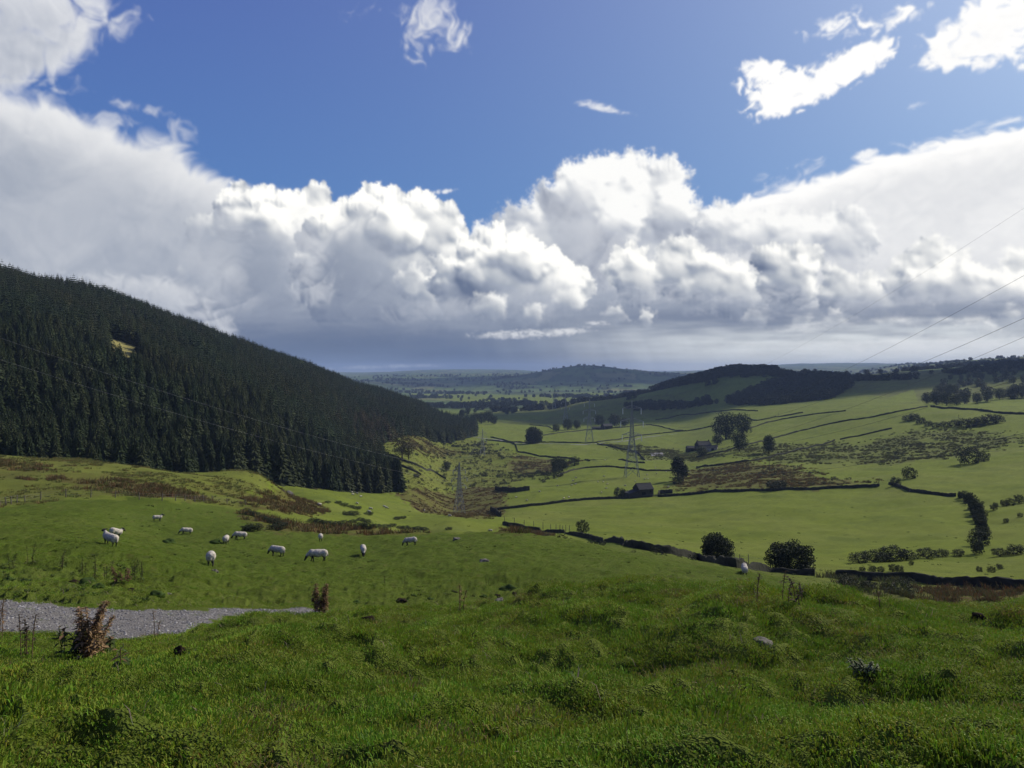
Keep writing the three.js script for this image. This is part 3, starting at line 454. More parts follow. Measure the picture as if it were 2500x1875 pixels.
// how thick the rough growth stands: streaks along the slope and patches
const thick = (x, z) => ss(-0.5, 0.4, 0.75 * fbm(x * 0.016 + z * 0.008, z * 0.055 - x * 0.014, 4) + 0.5 * fbm(x * 0.05, z * 0.05 + 11, 3));
function cover(x, z, r, out) {
  const big = fbm(x * 0.011 + 3, z * 0.011, 3), mid = fbm(x * 0.06, z * 0.06 + 5, 3), fine = n2b(x * 0.31, z * 0.31);
  let [R, G, B] = LUSH;
  const mix = (c, k) => { R = lerp(R, c[0], k); G = lerp(G, c[1], k); B = lerp(B, c[2], k); };
  const near = r < 330 && inside(PASTURE, x + 4 * n2(x * 0.12, z * 0.12), z + 4 * n2b(x * 0.12, z * 0.12));
  if (!near) mix(FIELD, 0.95);
  mix([0.125, 0.132, 0.034], clamp(0.3 + big * 1.1, 0, 1) * 0.45);
  if (!near) { const lane = fbm(x * 0.018 + z * 0.05, z * 0.012 - x * 0.004, 3), wet = fbm(x * 0.028 + 70, z * 0.028, 4); mix([0.13, 0.15, 0.03], clamp(lane * 1.4, 0, 1) * 0.4); mix([0.07, 0.098, 0.02], clamp(wet * 1.8 - 0.25, 0, 1) * 0.5); }
  mix(TUSSOCK, clamp(mid * 1.3 - 0.2, 0, 1) * 0.4);
  if (near) mix([0.1, 0.122, 0.022], clamp(fbm(x * 0.5, z * 0.5, 3) * 1.2, 0, 1) * 0.5);
  if (near) mix([0.12, 0.105, 0.035], ss(0.35, 0.75, fbm(x * 1.1 + 8, z * 1.1, 3)) * 0.55);
  if (r > 1500) {
    const f = field(x, z), k = ss(1500, 2200, r), wood = ss(0.15, 0.35, fbm(x * 0.0016 + 4, z * 0.0026, 3) + 0.12 * n2(x * 0.01, z * 0.01));
    mix(f.id < 0.5 ? FARGREEN : f.id < 0.75 ? [0.14, 0.145, 0.05] : [0.06, 0.085, 0.03], k);
    mix(WOODS, k * (f.edge < 0.1 ? 0.6 : 0));
    mix(WOODS, k * wood * 0.9);
  }
  for (const [c, p, wander, full] of COVER) {
    const w = wander, wx = x + w * fbm(x * 0.9 / w, z * 0.9 / w, 3), wz = z + w * fbm(x * 0.9 / w + 40, z * 0.9 / w, 3);
    if (inside(p, wx, wz)) mix(c, full * ((c === BOG ? 0.55 : 0.35) + (c === BOG ? 0.45 : 0.65) * thick(x, z)));
  }
  for (const p of PAINTED_SUN) if (inside(p, x, z)) mix(FIELD, 0.85);
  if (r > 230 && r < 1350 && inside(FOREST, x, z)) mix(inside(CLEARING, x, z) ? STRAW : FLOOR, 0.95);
  if (r < 45 && inside(TRACK, x + 0.5 * n2(x * 0.8, z * 0.8), z + 0.35 * n2b(x * 1.3, z * 1.3))) { R = GRAVEL[0]; G = GRAVEL[1]; B = GRAVEL[2]; const e = 0.75 + 0.25 * fbm(x * 2.5, z * 2.5, 3); R *= e; G *= e; B *= e; }
  const v = 1 + 0.16 * mid + 0.08 * fine + 0.1 * big;
  out[0] = R * v; out[1] = G * v; out[2] = B * v;
}

// ---------------------------------------------------------------- the ground sheet
const turf = noiseTexture(1024, (u, v) => {
  const a = tiled(u, v, 3, 1), b = tiled(u, v, 11, 5), c = tiled(u, v, 34, 9), d = tiled(u, v, 80, 2);
  return 0.72 + 0.07 * a + 0.1 * b + 0.13 * c + 0.12 * d;
});
{
  const fine = 720, coarse = 84, cols = [], half = 0.6;
  for (let i = 0; i <= fine; i++) cols.push(lerp(-half, half, i / fine));
  for (let i = 1; i < coarse; i++) { const t = i / coarse; cols.push(half + (Math.PI * 2 - 2 * half) * t); }
  const rows = 820, nc = cols.length, P = new Float32Array((rows * nc + 1) * 3), C = new Float32Array((rows * nc + 1) * 3), U = new Float32Array((rows * nc + 1) * 2), idx = new Uint32Array((rows - 1) * nc * 6 + nc * 3), c = [0, 0, 0];
  for (let j = 0; j < rows; j++) {
    const r = Math.exp(lerp(Math.log(1.2), Math.log(14500), j / (rows - 1)));
    for (let i = 0; i < nc; i++) {
      const az = cols[i] > Math.PI ? cols[i] - Math.PI * 2 : cols[i], x = Math.sin(az) * r, z = -Math.cos(az) * r, k = j * nc + i;
      P[k * 3] = x; P[k * 3 + 1] = groundAt(x, z); P[k * 3 + 2] = z;
      U[k * 2] = x / 5.3; U[k * 2 + 1] = z / 5.3;
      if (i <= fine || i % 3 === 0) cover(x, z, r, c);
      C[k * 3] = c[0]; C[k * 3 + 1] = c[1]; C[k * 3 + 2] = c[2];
    }
  }
  const last = rows * nc; P[last * 3 + 1] = groundAt(0, 0); C[last * 3] = LUSH[0]; C[last * 3 + 1] = LUSH[1]; C[last * 3 + 2] = LUSH[2];
  let o = 0;
  for (let i = 0; i < nc; i++) { const n = (i + 1) % nc; idx[o++] = last; idx[o++] = n; idx[o++] = i; }
  for (let j = 0; j < rows - 1; j++) for (let i = 0; i < nc; i++) { const n = (i + 1) % nc, a = j * nc + i, b = j * nc + n, d = a + nc, e = b + nc; idx[o++] = a; idx[o++] = b; idx[o++] = e; idx[o++] = a; idx[o++] = e; idx[o++] = d; }
  const g = new THREE.BufferGeometry();
  g.setAttribute('position', new THREE.BufferAttribute(P, 3));
  g.setAttribute('color', new THREE.BufferAttribute(C, 3));
  g.setAttribute('uv', new THREE.BufferAttribute(U, 2));
  g.setIndex(new THREE.BufferAttribute(idx, 1));
  g.computeVertexNormals();
  const m = new THREE.MeshPhysicalMaterial({ vertexColors: true, map: turf, bumpMap: turf, bumpScale: 0.09, roughness: 1, specularIntensity: 0.08 });
  m.color.setRGB(1.4, 1.4, 1.4);
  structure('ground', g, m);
}

// ---------------------------------------------------------------- trees
const bark = std(0.055, 0.042, 0.032, 0.95);
const leafMat = (rough = 0.75, through = 0.25) => new THREE.MeshPhysicalMaterial({ vertexColors: true, roughness: rough, transmission: through, thickness: 0, specularIntensity: 0.2, side: THREE.DoubleSide });
const needles = leafMat(0.85, 0.12), leaves = leafMat(0.7, 0.25);

// a spruce one metre tall: whorls of drooping boughs on a straight stem
function spruce(seed, whorls, boughs, width = 0.19, colour = [0.021, 0.033, 0.011]) {
  const f = chance(seed), g = new Faces();
  for (let w = 0; w < whorls; w++) {
    const t = w / (whorls - 1), y = 0.06 + 0.92 * Math.pow(t, 0.92), len = width * Math.pow(1 - t, 0.78) * (0.85 + 0.3 * f()) + 0.012, n = Math.max(4, Math.round(boughs * (0.55 + 0.6 * (1 - t))));
    const turn = f() * 6.28;
    for (let b = 0; b < n; b++) {
      const a = turn + (b + 0.5 * f()) / n * 6.283, l = len * (0.7 + 0.45 * f()), ca = Math.cos(a), sa = Math.sin(a), drop = l * (0.25 + 0.35 * f()), wide = l * (0.2 + 0.12 * f()), k = 0.75 + 0.5 * f(), c = [colour[0] * k, colour[1] * k, colour[2] * k], tipc = [c[0] * 1.25, c[1] * 1.2, c[2] * 1.1];
      const root = g.vert(0, y, 0, c), m1 = g.vert(ca * l * 0.55 - sa * wide, y - drop * 0.35 - 0.012, sa * l * 0.55 + ca * wide, c), m2 = g.vert(ca * l * 0.55 + sa * wide, y - drop * 0.35 - 0.012, sa * l * 0.55 - ca * wide, c), mid = g.vert(ca * l * 0.6, y - drop * 0.3 + 0.008, sa * l * 0.6, tipc), tip = g.vert(ca * l, y - drop, sa * l, tipc), hang = g.vert(ca * l * 0.62, y - drop * 0.4 - l * 0.3, sa * l * 0.62, c);
      g.tri(root, m1, mid); g.tri(root, mid, m2); g.tri(m1, tip, mid); g.tri(mid, tip, m2); g.tri(root, hang, mid); g.tri(mid, hang, tip);
    }
  }
  const tip = g.vert(0, 1.0, 0, colour), l1 = g.vert(0.006, 0.93, 0, colour), l2 = g.vert(-0.004, 0.93, 0.005, colour), l3 = g.vert(-0.004, 0.93, -0.005, colour);
  g.tri(l1, l2, tip); g.tri(l2, l3, tip); g.tri(l3, l1, tip);
  return g.build(true);
}
const stemGeo = new THREE.CylinderGeometry(0.004, 0.016, 0.98, 7); stemGeo.translate(0, 0.45, 0);
const SPRUCE = [spruce(1, 26, 10, 0.22), spruce(2, 24, 10, 0.25), spruce(3, 28, 9, 0.2), spruce(4, 25, 10, 0.24, [0.03, 0.04, 0.014])];
const LARCH = spruce(9, 22, 8, 0.23, [0.05, 0.046, 0.02]);
const FARSPRUCE = [spruce(11, 12, 8, 0.29), spruce(12, 11, 8, 0.27, [0.027, 0.038, 0.013]), spruce(14, 12, 8, 0.3, [0.038, 0.044, 0.016])], FARLARCH = spruce(13, 11, 8, 0.26, [0.048, 0.044, 0.02]);
const LARCHES = [region([[850, 0, 560], [960, 0, 560], [985, 0, 720], [900, 0, 820], [840, 0, 700]])];
{
  const f = chance(77), all = [], gap = region([[445, 0, 640], [462, 0, 640], [560, 0, 800], [538, 0, 810]]), gap2 = region([[285, 0, 610], [380, 0, 640], [400, 0, 690], [300, 0, 650]]);
  const step = 4.5;
  for (let x = -900; x < 60; x += step) for (let z = -1290; z < -150; z += step) {
    const px = x + (f() - 0.5) * step * 0.95, pz = z + (f() - 0.5) * step * 0.95, r = Math.hypot(px, pz), keep = f();
    if (r < 240 || r > 1290 || Math.abs(Math.atan2(px, -pz)) > 0.63 || !inside(FOREST, px, pz) || inside(CLEARING, px, pz) || inside(gap, px, pz) || inside(gap2, px, pz) || keep < 0.05 + 0.1 * Math.max(0, n2b(px * 0.03, pz * 0.03))) continue;
    
    const stand_ = fbm(px * 0.012, pz * 0.012, 3);
    const h = (14.5 + 4.5 * stand_ + (r < 420 ? 6 : 4.5) * (f() - 0.4)) * (f() < 0.06 ? 0.7 : 1);
    all.push({ x: px, z: pz, r, h: Math.max(6, h), larch: LARCHES.some((p) => inside(p, px + 14 * n2(px * 0.05, pz * 0.05), pz)) && f() < 0.6, f: f() });
  }
  all.sort((a, b) => a.r - b.r);
  // the front trees one by one
  const EDGE = 290, protos = [...SPRUCE, LARCH].map((g) => {
    const o = new THREE.Group(); o.name = 'spruce_tree'; part('trunk', stemGeo, bark, o); part('crown', g, needles, o); return o;
  });
  for (const t of all.slice(0, EDGE)) {
    const o = protos[t.larch ? 4 : Math.floor(t.f * 4)].clone();
    o.name = numbered(t.larch ? 'larch_tree' : 'spruce_tree');
    tag(o, t.larch ? 'brownish larch tree among the dark spruces at the front of the hillside plantation' : 'dark spruce in the front rows of the plantation below the left hillside', t.larch ? 'larch' : 'spruce', t.larch ? 'larches in the front of the plantation' : 'spruces in the front rows of the plantation');
    o.position.set(t.x, groundAt(t.x, t.z) - 0.3, t.z); o.rotation.y = t.f * 40; o.scale.set(t.h * (0.95 + 0.3 * t.f), t.h, t.h * (0.95 + 0.3 * t.f));
    scene.add(o);
  }
  // the rest of the plantation, one mass
  const rest = all.slice(EDGE), sets = [[], [], [], [], [], []];
  for (const t of rest) sets[t.larch ? 2 : t.r < 480 ? 3 + (t.f > 0.5 ? 1 : 0) : t.f > 0.62 ? 0 : t.f > 0.2 ? 1 : 5].push(t);
  const geos = [FARSPRUCE[0], FARSPRUCE[1], FARLARCH, SPRUCE[0], SPRUCE[3], FARSPRUCE[2]], m4 = new THREE.Matrix4(), q = new THREE.Quaternion(), up = new THREE.Vector3(0, 1, 0), col = new THREE.Color();
  const mass = new THREE.Group(); mass.name = 'conifer_plantation'; tag(mass, 'dense dark conifer plantation covering the left hillside', 'plantation', null, 'stuff'); scene.add(mass);
  sets.forEach((list, s) => {
    const im = new THREE.InstancedMesh(geos[s], needles, list.length);
    im.name = ['spruces', 'spruces_001', 'larches', 'spruces_002', 'spruces_003', 'spruces_004'][s]; im.castShadow = im.receiveShadow = true; im.userData.kind = 'stuff';
    list.forEach((t, k) => {
      q.setFromAxisAngle(up, t.f * 40);
      m4.compose(new THREE.Vector3(t.x, groundAt(t.x, t.z) - 0.3, t.z), q, new THREE.Vector3(t.h * (0.95 + 0.3 * t.f), t.h, t.h * (0.95 + 0.3 * t.f)));
      im.setMatrixAt(k, m4);
      const v = 0.75 + 0.6 * ((t.f * 7.3) % 1), w = fbm(t.x * 0.01, t.z * 0.01, 2); im.setColorAt(k, col.setRGB(v * (1 + 0.25 * w), v, v * (1 - 0.1 * w)));
    });
    mass.add(im);
  });
}

// a broadleaved tree: limbs and a crown of leaf sprays gathered in clumps; one metre tall
function crownGeo(seed, { count = 2200, wide = 0.5, base = 0.18, clumps = 16, leaf = 0.035, colour = [0.032, 0.05, 0.017], vary = 0.5, flat = 1 } = {}) {
  const f = chance(seed), g = new Faces(), lobes = [];
  for (let k = 0; k < clumps; k++) {
    const a = k * 2.4 + 0.7 * f(), e = (k + 0.7 * f()) / clumps, mid = lerp(base, 1, 0.45), y = lerp(base + 0.1, 0.9, e), span = wide * Math.sqrt(Math.max(0.05, 1 - Math.pow((y - mid) / (y > mid ? 1.0 - mid : (mid - base) * 1.15), 2))), s = 0.15 + 0.08 * f(), d = Math.max(0, span - s * 0.75) * (0.55 + 0.5 * f());
    lobes.push([Math.cos(a) * d, y, Math.sin(a) * d, s * (0.75 + wide * 0.75), s * 0.95 * flat, 0.72 + 0.56 * f()]);
  }
  for (let n = 0; n < count; n++) {
    const [lx, ly, lz, lr, lh, lk] = lobes[Math.floor(f() * lobes.length)];
    let x, y, z, d; do { x = f() * 2 - 1; y = f() * 2 - 1; z = f() * 2 - 1; d = x * x + y * y + z * z; } while (d > 1 || d < 0.12 * f());
    const cx = lx + x * lr, cy = ly + y * lh, cz = lz + z * lr, s = leaf * (0.6 + 0.8 * f());
    const u = new THREE.Vector3(f() - 0.5, (f() - 0.5) * 0.7, f() - 0.5).normalize(), v = new THREE.Vector3(f() - 0.5, f() - 0.5, f() - 0.5).cross(u).normalize(), k = (1 - vary / 2 + vary * f()) * lk, c = [colour[0] * k * (0.9 + 0.3 * f()), colour[1] * k, colour[2] * k];
    const a = g.vert(cx - u.x * s, cy - u.y * s, cz - u.z * s, c), b = g.vert(cx + v.x * s * 0.6, cy + v.y * s * 0.6, cz + v.z * s * 0.6, c), e = g.vert(cx + u.x * s, cy + u.y * s, cz + u.z * s, c), h = g.vert(cx - v.x * s * 0.6, cy - v.y * s * 0.6, cz - v.z * s * 0.6, c);
    g.quad(a, b, e, h);
  }
  return { geo: g.build(true), lobes };
}
function limbGeo(lobes, base, thick = 0.028) {
  const list = [], trunk = new THREE.CylinderGeometry(thick * 0.7, thick * 1.25, base + 0.22, 8); trunk.translate(0, (base + 0.22) / 2 - 0.03, 0); list.push(trunk);
  for (const [x, y, z] of lobes.slice(0, 8)) {
    const from = new THREE.Vector3(0, base * 0.8 + 0.06, 0), to = new THREE.Vector3(x, y, z), path = new THREE.QuadraticBezierCurve3(from, new THREE.Vector3(x * 0.3, lerp(from.y, y, 0.6), z * 0.3), to), t = new THREE.TubeGeometry(path, 5, thick * 0.35, 5);
    list.push(t);
  }
  return mergeGeometries(list.map((g) => { const q = g.toNonIndexed(); q.deleteAttribute('uv'); return q; }));
}
function treeKind(name, seed, opt) {
  const o = new THREE.Group(), { geo, lobes } = crownGeo(seed, opt);
  o.name = name; part('trunk', limbGeo(lobes, opt.base ?? 0.18), bark, o); part('crown', geo, leaves, o);
  return o;
}
const ASH = [0.034, 0.052, 0.02], OAK = [0.03, 0.044, 0.017], THORN = [0.025, 0.037, 0.015], PALE = [0.062, 0.078, 0.036], AUTUMN = [0.065, 0.06, 0.022];
const KIND = {
  round: treeKind('broadleaf_tree', 101, { count: 3600, wide: 0.5, base: 0.1, clumps: 26, leaf: 0.026, colour: OAK }),
  tall: treeKind('broadleaf_tree', 102, { count: 3000, wide: 0.36, base: 0.16, clumps: 22, leaf: 0.026, colour: ASH }),
  thorn: treeKind('hawthorn_bush', 103, { count: 9500, wide: 0.62, base: 0.0, clumps: 36, leaf: 0.027, colour: THORN }),
  thorn2: treeKind('hawthorn_bush', 104, { count: 9500, wide: 0.85, base: 0.0, clumps: 42, leaf: 0.03, colour: THORN }),
  pine: treeKind('scots_pine', 105, { count: 2600, wide: 0.27, base: 0.26, clumps: 15, leaf: 0.028, colour: [0.018, 0.03, 0.015], flat: 0.7 }),
  bush: treeKind('bush', 106, { count: 1700, wide: 0.75, base: 0.0, clumps: 18, leaf: 0.04, colour: THORN }),
  pale: treeKind('broadleaf_tree', 107, { count: 2200, wide: 0.46, base: 0.1, clumps: 18, leaf: 0.034, colour: PALE }),
  thin: treeKind('broadleaf_tree', 108, { count: 800, wide: 0.4, base: 0.2, clumps: 12, leaf: 0.03, colour: AUTUMN }),
  lime: treeKind('broadleaf_tree', 109, { count: 2200, wide: 0.5, base: 0.05, clumps: 18, leaf: 0.034, colour: [0.12, 0.16, 0.045] }),
};
// px, py: where its foot is seen; tall: rows of the photograph from foot to top; [from, to] the slope it grows on
function grow(kind, px, py, tall, label, category, { from = 3, to = 14000, wide = 1, group } = {}) {
  const p = spot(px, py, from, to), r = Math.hypot(p.x, p.z), h = tall / 1953 * r, c = KIND[kind].clone();
  c.name = numbered(KIND[kind].name);
  c.position.set(p.x, p.y - 0.03 * h, p.z); c.rotation.y = rnd() * 6.28; c.scale.set(h * wide * (0.94 + 0.12 * rnd()), h, h * wide * (0.94 + 0.12 * rnd()));
  tag(c, label, category, group); scene.add(c);
  return c;
}
grow('thorn', 1748, 1372, 68, 'round dark hawthorn growing on the near wall, left of the wider hawthorn', 'bush', { from: 60, to: 400 });
grow('thorn2', 1931, 1396, 68, 'wide dark hawthorn growing on the near wall, right of the round one', 'bush', { from: 60, to: 400, wide: 1.0 });
grow('bush', 1422, 1302, 34, 'small upright thorn bush on the near wall above the brown ditch', 'bush', { from: 100, to: 400, wide: 0.75 });
grow('round', 1772, 1072, 64, 'biggest round tree above the farm, left of the close pair', 'tree', { from: 500 });
grow('round', 1812, 1062, 52, 'paler round tree crowding the right side of the biggest tree', 'tree', { from: 500, wide: 0.9 });
grow('round', 1805, 1101, 46, 'dark round tree standing on the field wall below the big pair of trees', 'tree', { from: 500, wide: 0.9 });
grow('tall', 1877, 1108, 44, 'lone narrow tree in the rushy field right of the dark round tree', 'tree', { from: 500 });
grow('pale', 1714, 1114, 26, 'grey green shrub in front of the farm buildings', 'tree', { from: 500, wide: 1.3 });
grow('pale', 1752, 1085, 24, 'grey bare looking tree between the farm and the biggest tree', 'tree', { from: 500, wide: 1.2 });
grow('pine', 1655, 1173, 60, 'dark leaning pine at the right end of the curved wall', 'pine', { from: 400, to: 800, wide: 1.1 });
grow('pine', 1668, 1176, 44, 'lower pine touching the dark pine at the curved wall', 'pine', { from: 400, to: 800, wide: 1.2 });
grow('bush', 1655, 1182, 22, 'grey green bush at the foot of the two pines', 'bush', { from: 400, to: 800 });
grow('round', 1358, 1154, 40, 'dark tree over the left end of the curved wall', 'tree', { from: 500, to: 800, wide: 0.8 });
grow('round', 1374, 1148, 32, 'paler tree right beside the dark tree at the left end of the curved wall', 'tree', { from: 500, to: 800, wide: 0.85 });
grow('bush', 1402, 1136, 22, 'small dark bush on the wall behind the curved field', 'bush', { from: 500, to: 900 });
grow('bush', 1361, 1164, 24, 'black bush at the very end of the curved wall', 'bush', { from: 500, to: 800 });
grow('bush', 1336, 1162, 12, 'low scrub left of the black bush at the curved wall', 'bush', { from: 500, to: 800, wide: 1.4 });
grow('thorn', 1302, 1082, 40, 'big lone bush in the dark green valley field beside the road', 'bush', { from: 700, to: 1300, wide: 0.95 });
grow('round', 1357, 1054, 20, 'small round tree left of the valley farm', 'tree', { from: 900, to: 1500, wide: 1.1, group: 'trees round the valley farm' });
grow('round', 1386, 1050, 28, 'dark tree directly left of the valley farm roof', 'tree', { from: 900, to: 1500, group: 'trees round the valley farm' });
grow('round', 1408, 1047, 22, 'dark tree behind the left of the valley farm', 'tree', { from: 900, to: 1500, group: 'trees round the valley farm' });
grow('round', 1462, 1038, 26, 'dark tree rising behind the valley farm roof', 'tree', { from: 900, to: 1600, wide: 1.1, group: 'trees round the valley farm' });
grow('pale', 1500, 1040, 30, 'broad grey green tree right of the valley farm roof', 'tree', { from: 900, to: 1600, wide: 1.2, group: 'trees round the valley farm' });
grow('pale', 1524, 1040, 20, 'smaller grey green tree at the right of the valley farm', 'tree', { from: 900, to: 1600, wide: 1.2, group: 'trees round the valley farm' });
grow('round', 1420, 979, 13, 'small tree on the skyline of the dark hill, left of two', 'tree', { from: 1300, to: 2300, wide: 1.1 });
grow('round', 1437, 977, 16, 'small tree on the skyline of the dark hill, right of two', 'tree', { from: 1300, to: 2300, wide: 1.2 });
grow('thin', 982, 1120, 62, 'thin brownish tree standing apart from the plantation edge', 'tree', { from: 500, to: 900 });
grow('thin', 998, 1122, 44, 'smaller brownish tree beside the one apart from the plantation', 'tree', { from: 500, to: 900 });
grow('thin', 1028, 1103, 20, 'sparse young tree on the bracken slope', 'tree', { from: 500, to: 950, wide: 0.8 });
grow('pale', 1090, 1150, 24, 'grey thorn on the rough slope above the brown bog', 'tree', { from: 500, to: 900, wide: 1.1 });
grow('thin', 1560, 1103, 20, 'small bare tree on the valley floor behind the tall pylon', 'tree', { from: 650, to: 1100, wide: 1.2 });
grow('lime', 733, 912, 30, 'single light green tree inside the dark plantation', 'tree', { from: 500 });
grow('bush', 2365, 1132, 36, 'lone dark thorn on the rushy slope at the right', 'bush', { from: 300, to: 900 });
grow('bush', 2400, 1126, 20, 'lower thorn right of the lone dark thorn on the rushy slope', 'bush', { from: 300, to: 900 });
grow('bush', 2219, 1168, 26, 'dark bush by the end of the long field wall', 'bush', { from: 250, to: 700, wide: 0.9 });
grow('bush', 2186, 1186, 20, 'bush in the gap at the end of the long field wall', 'bush', { from: 250, to: 700 });
grow('bush', 1890, 1196, 22, 'grey thicket behind the long field wall, left of two', 'bush', { from: 380, to: 700, wide: 1.5 });
grow('bush', 1905, 1192, 20, 'grey thicket behind the long field wall, right of two', 'bush', { from: 380, to: 700, wide: 1.4 });
// the hedge that runs up the right of the big field
[[2384, 1352, 30], [2390, 1342, 28], [2394, 1331, 30], [2398, 1320, 26], [2400, 1309, 28], [2398, 1299, 26], [2396, 1289, 28], [2393, 1279, 26], [2390, 1269, 28], [2386, 1259, 24], [2381, 1250, 26], [2376, 1242, 26], [2369, 1234, 27], [2362, 1227, 26], [2354, 1220, 20], [2345, 1215, 16]].forEach(([x, y, t], k) => grow(k % 2 ? 'thorn' : 'bush', x + 6 * (rnd() - 0.5), y, t * (0.6 + 0.6 * rnd()), 'overgrown thorn in the dark hedge running up the right of the big field', 'bush', { from: 100, to: 600, wide: 0.65 + 0.35 * rnd(), group: 'thorns of the hedge right of the big field' }));
[[2096, 1374, 24], [2130, 1372, 28], [2160, 1372, 24], [2180, 1368, 34], [2215, 1366, 22], [2262, 1363, 24], [2300, 1360, 18], [2340, 1358, 16], [2440, 1358, 18], [2480, 1354, 22]].forEach(([x, y, t]) => grow('bush', x, y, t, 'low thorn in the broken hedge behind the near right wall', 'bush', { from: 100, to: 500, wide: 1.3, group: 'thorns of the broken hedge behind the near right wall' }));
[[2105, 1398, 14], [2130, 1398, 16], [2150, 1397, 14], [2180, 1396, 18], [2196, 1397, 16], [2225, 1380, 10], [2390, 1396, 12], [2420, 1398, 14], [2440, 1390, 12]].forEach(([x, y, t]) => grow('bush', x, y, t, 'small clump of rushes in the strip behind the near right wall', 'rushes', { from: 100, to: 400, wide: 0.9, group: 'rush clumps behind the near right wall' }));
[[2215, 1022, 14], [2232, 1020, 16], [2248, 1028, 14], [2266, 1034, 12], [2285, 1038, 12], [2306, 1038, 14], [2330, 1036, 16], [2352, 1038, 20], [2375, 1036, 20], [2395, 1034, 20], [2415, 1030, 22], [2432, 1026, 18]].forEach(([x, y, t]) => grow('bush', x, y + 6, t, 'dark thorn in the ragged thicket high on the right slope', 'bush', { from: 500, to: 1100, wide: 1.2, group: 'thorns of the ragged thicket on the right slope' }));
[[2430, 1238, 10], [2450, 1236, 14], [2466, 1234, 16], [2488, 1228, 18], [2456, 1276, 10], [2490, 1262, 9], [2425, 1245, 12]].forEach(([x, y, t]) => grow('bush', x, y, t, 'small gorse clump in the pasture right of the dark hedge', 'bush', { from: 150, to: 600, wide: 0.9, group: 'gorse clumps right of the dark hedge' }));
// the front of the wood on the far right
[[2262, 985, 34], [2285, 988, 44], [2310, 990, 40], [2335, 990, 36], [2355, 986, 38], [2290, 968, 34], [2320, 965, 36], [2385, 985, 32], [2410, 980, 36], [2440, 975, 34], [2470, 972, 36], [2495, 970, 34]].forEach(([x, y, t]) => grow(rnd() < 0.75 ? 'pale' : 'round', x, y, t * 0.72, 'full grown tree at the front of the grey green wood on the far right', 'tree', { from: 900, to: 1900, wide: 1.05, group: 'front trees of the wood on the far right' }));
[[1160, 1034, 26], [1176, 1034, 28], [1192, 1032, 30], [1206, 1036, 22], [1128, 1018, 18], [1142, 1012, 18], [1238, 1012, 14], [1252, 1010, 16]].forEach(([x, y, t]) => grow('round', x, y, t, 'dark tree in the valley clump beyond the end of the plantation', 'tree', { from: 1250, to: 2600, wide: 0.95, group: 'valley trees beyond the plantation' }));

// woods too far off to tell their trees apart
{
  const f = chance(515), m4 = new THREE.Matrix4(), q = new THREE.Quaternion(), up = new THREE.Vector3(0, 1, 0), col = new THREE.Color();
  const dark = crownGeo(301, { count: 420, wide: 0.52, base: 0.0, clumps: 14, leaf: 0.075, colour: [0.024, 0.034, 0.016] }).geo, grey = crownGeo(302, { count: 420, wide: 0.52, base: 0.0, clumps: 14, leaf: 0.075, colour: [0.07, 0.082, 0.042] }).geo;
  function wood(name, label, geo, spots) {
    const im = new THREE.InstancedMesh(geo, leaves, spots.length);
    im.name = numbered(name); im.castShadow = im.receiveShadow = true; tag(im, label, 'wood', null, 'stuff');
    spots.forEach(([x, z, h], k) => { q.setFromAxisAngle(up, f() * 6.28); m4.compose(new THREE.Vector3(x, groundAt(x, z) - 0.06 * h, z), q, new THREE.Vector3(h * 1.05, h, h * 1.05)); im.setMatrixAt(k, m4); const v = 0.75 + 0.5 * f(); im.setColorAt(k, col.setRGB(v, v, v * (0.9 + 0.2 * f()))); });
    scene.add(im);
  }
  const fill = (p, step, h0, h1, keep = 1) => { const s = []; for (let x = p.x0; x < p.x1; x += step) for (let z = p.z0; z < p.z1; z += step) { const a = x + (f() - 0.5) * step, b = z + (f() - 0.5) * step; if (f() < keep && inside(p, a, b)) s.push([a, b, between(h0, h1, f)]); } return s; };
  wood('woodland', 'dark wood along the crest of the middle hill', dark, [...fill(region([[1510, 962], [1560, 952], [1650, 944], [1720, 932], [1800, 918], [1890, 912], [1900, 0, 2000], [1510, 0, 2050]], 1300, 2100), 10, 15, 21)]);
  wood('woodland', 'dark wood on the slope right of the middle hill', dark, [...fill(region([[1770, 985], [1830, 955], [1900, 935], [1980, 920], [2070, 925], [2080, 945], [2020, 975], [1900, 988], [1800, 990]], 1250, 2200), 10, 11, 17, 0.9), ...fill(region([[1510, 995], [1600, 985], [1720, 975], [1770, 985], [1700, 992], [1560, 1003]], 1250, 2200), 10, 8, 13, 0.8)]);
  wood('woodland', 'grey green wood climbing the far right slope', grey, [...fill(region([[2250, 985], [2380, 980], [2560, 972], [2560, 900], [2440, 905], [2300, 930]], 1150, 2100), 14, 8, 13, 0.16)]);
  // hedgerow trees, copses and woods of the far valley
  const valley = [];
  for (let k = 0; k < 60000 && valley.length < 4200; k++) {
    const az = between(-0.28, 0.6, f), r = 1700 * Math.pow(4.2, f()), x = Math.sin(az) * r, z = -Math.cos(az) * r, fd = field(x, z), wd = fbm(x * 0.0016 + 4, z * 0.0026, 3) + 0.12 * n2(x * 0.01, z * 0.01);
    if (fd.edge < 0.035 && n2(x * 0.004, z * 0.004) > -0.1 && f() < 0.5 || wd > 0.26 && f() < 0.9) valley.push([x, z, between(8, 15, f)]);
  }
  wood('far_woodland', 'hedges and woods scattered over the far valley floor', dark, valley);
}

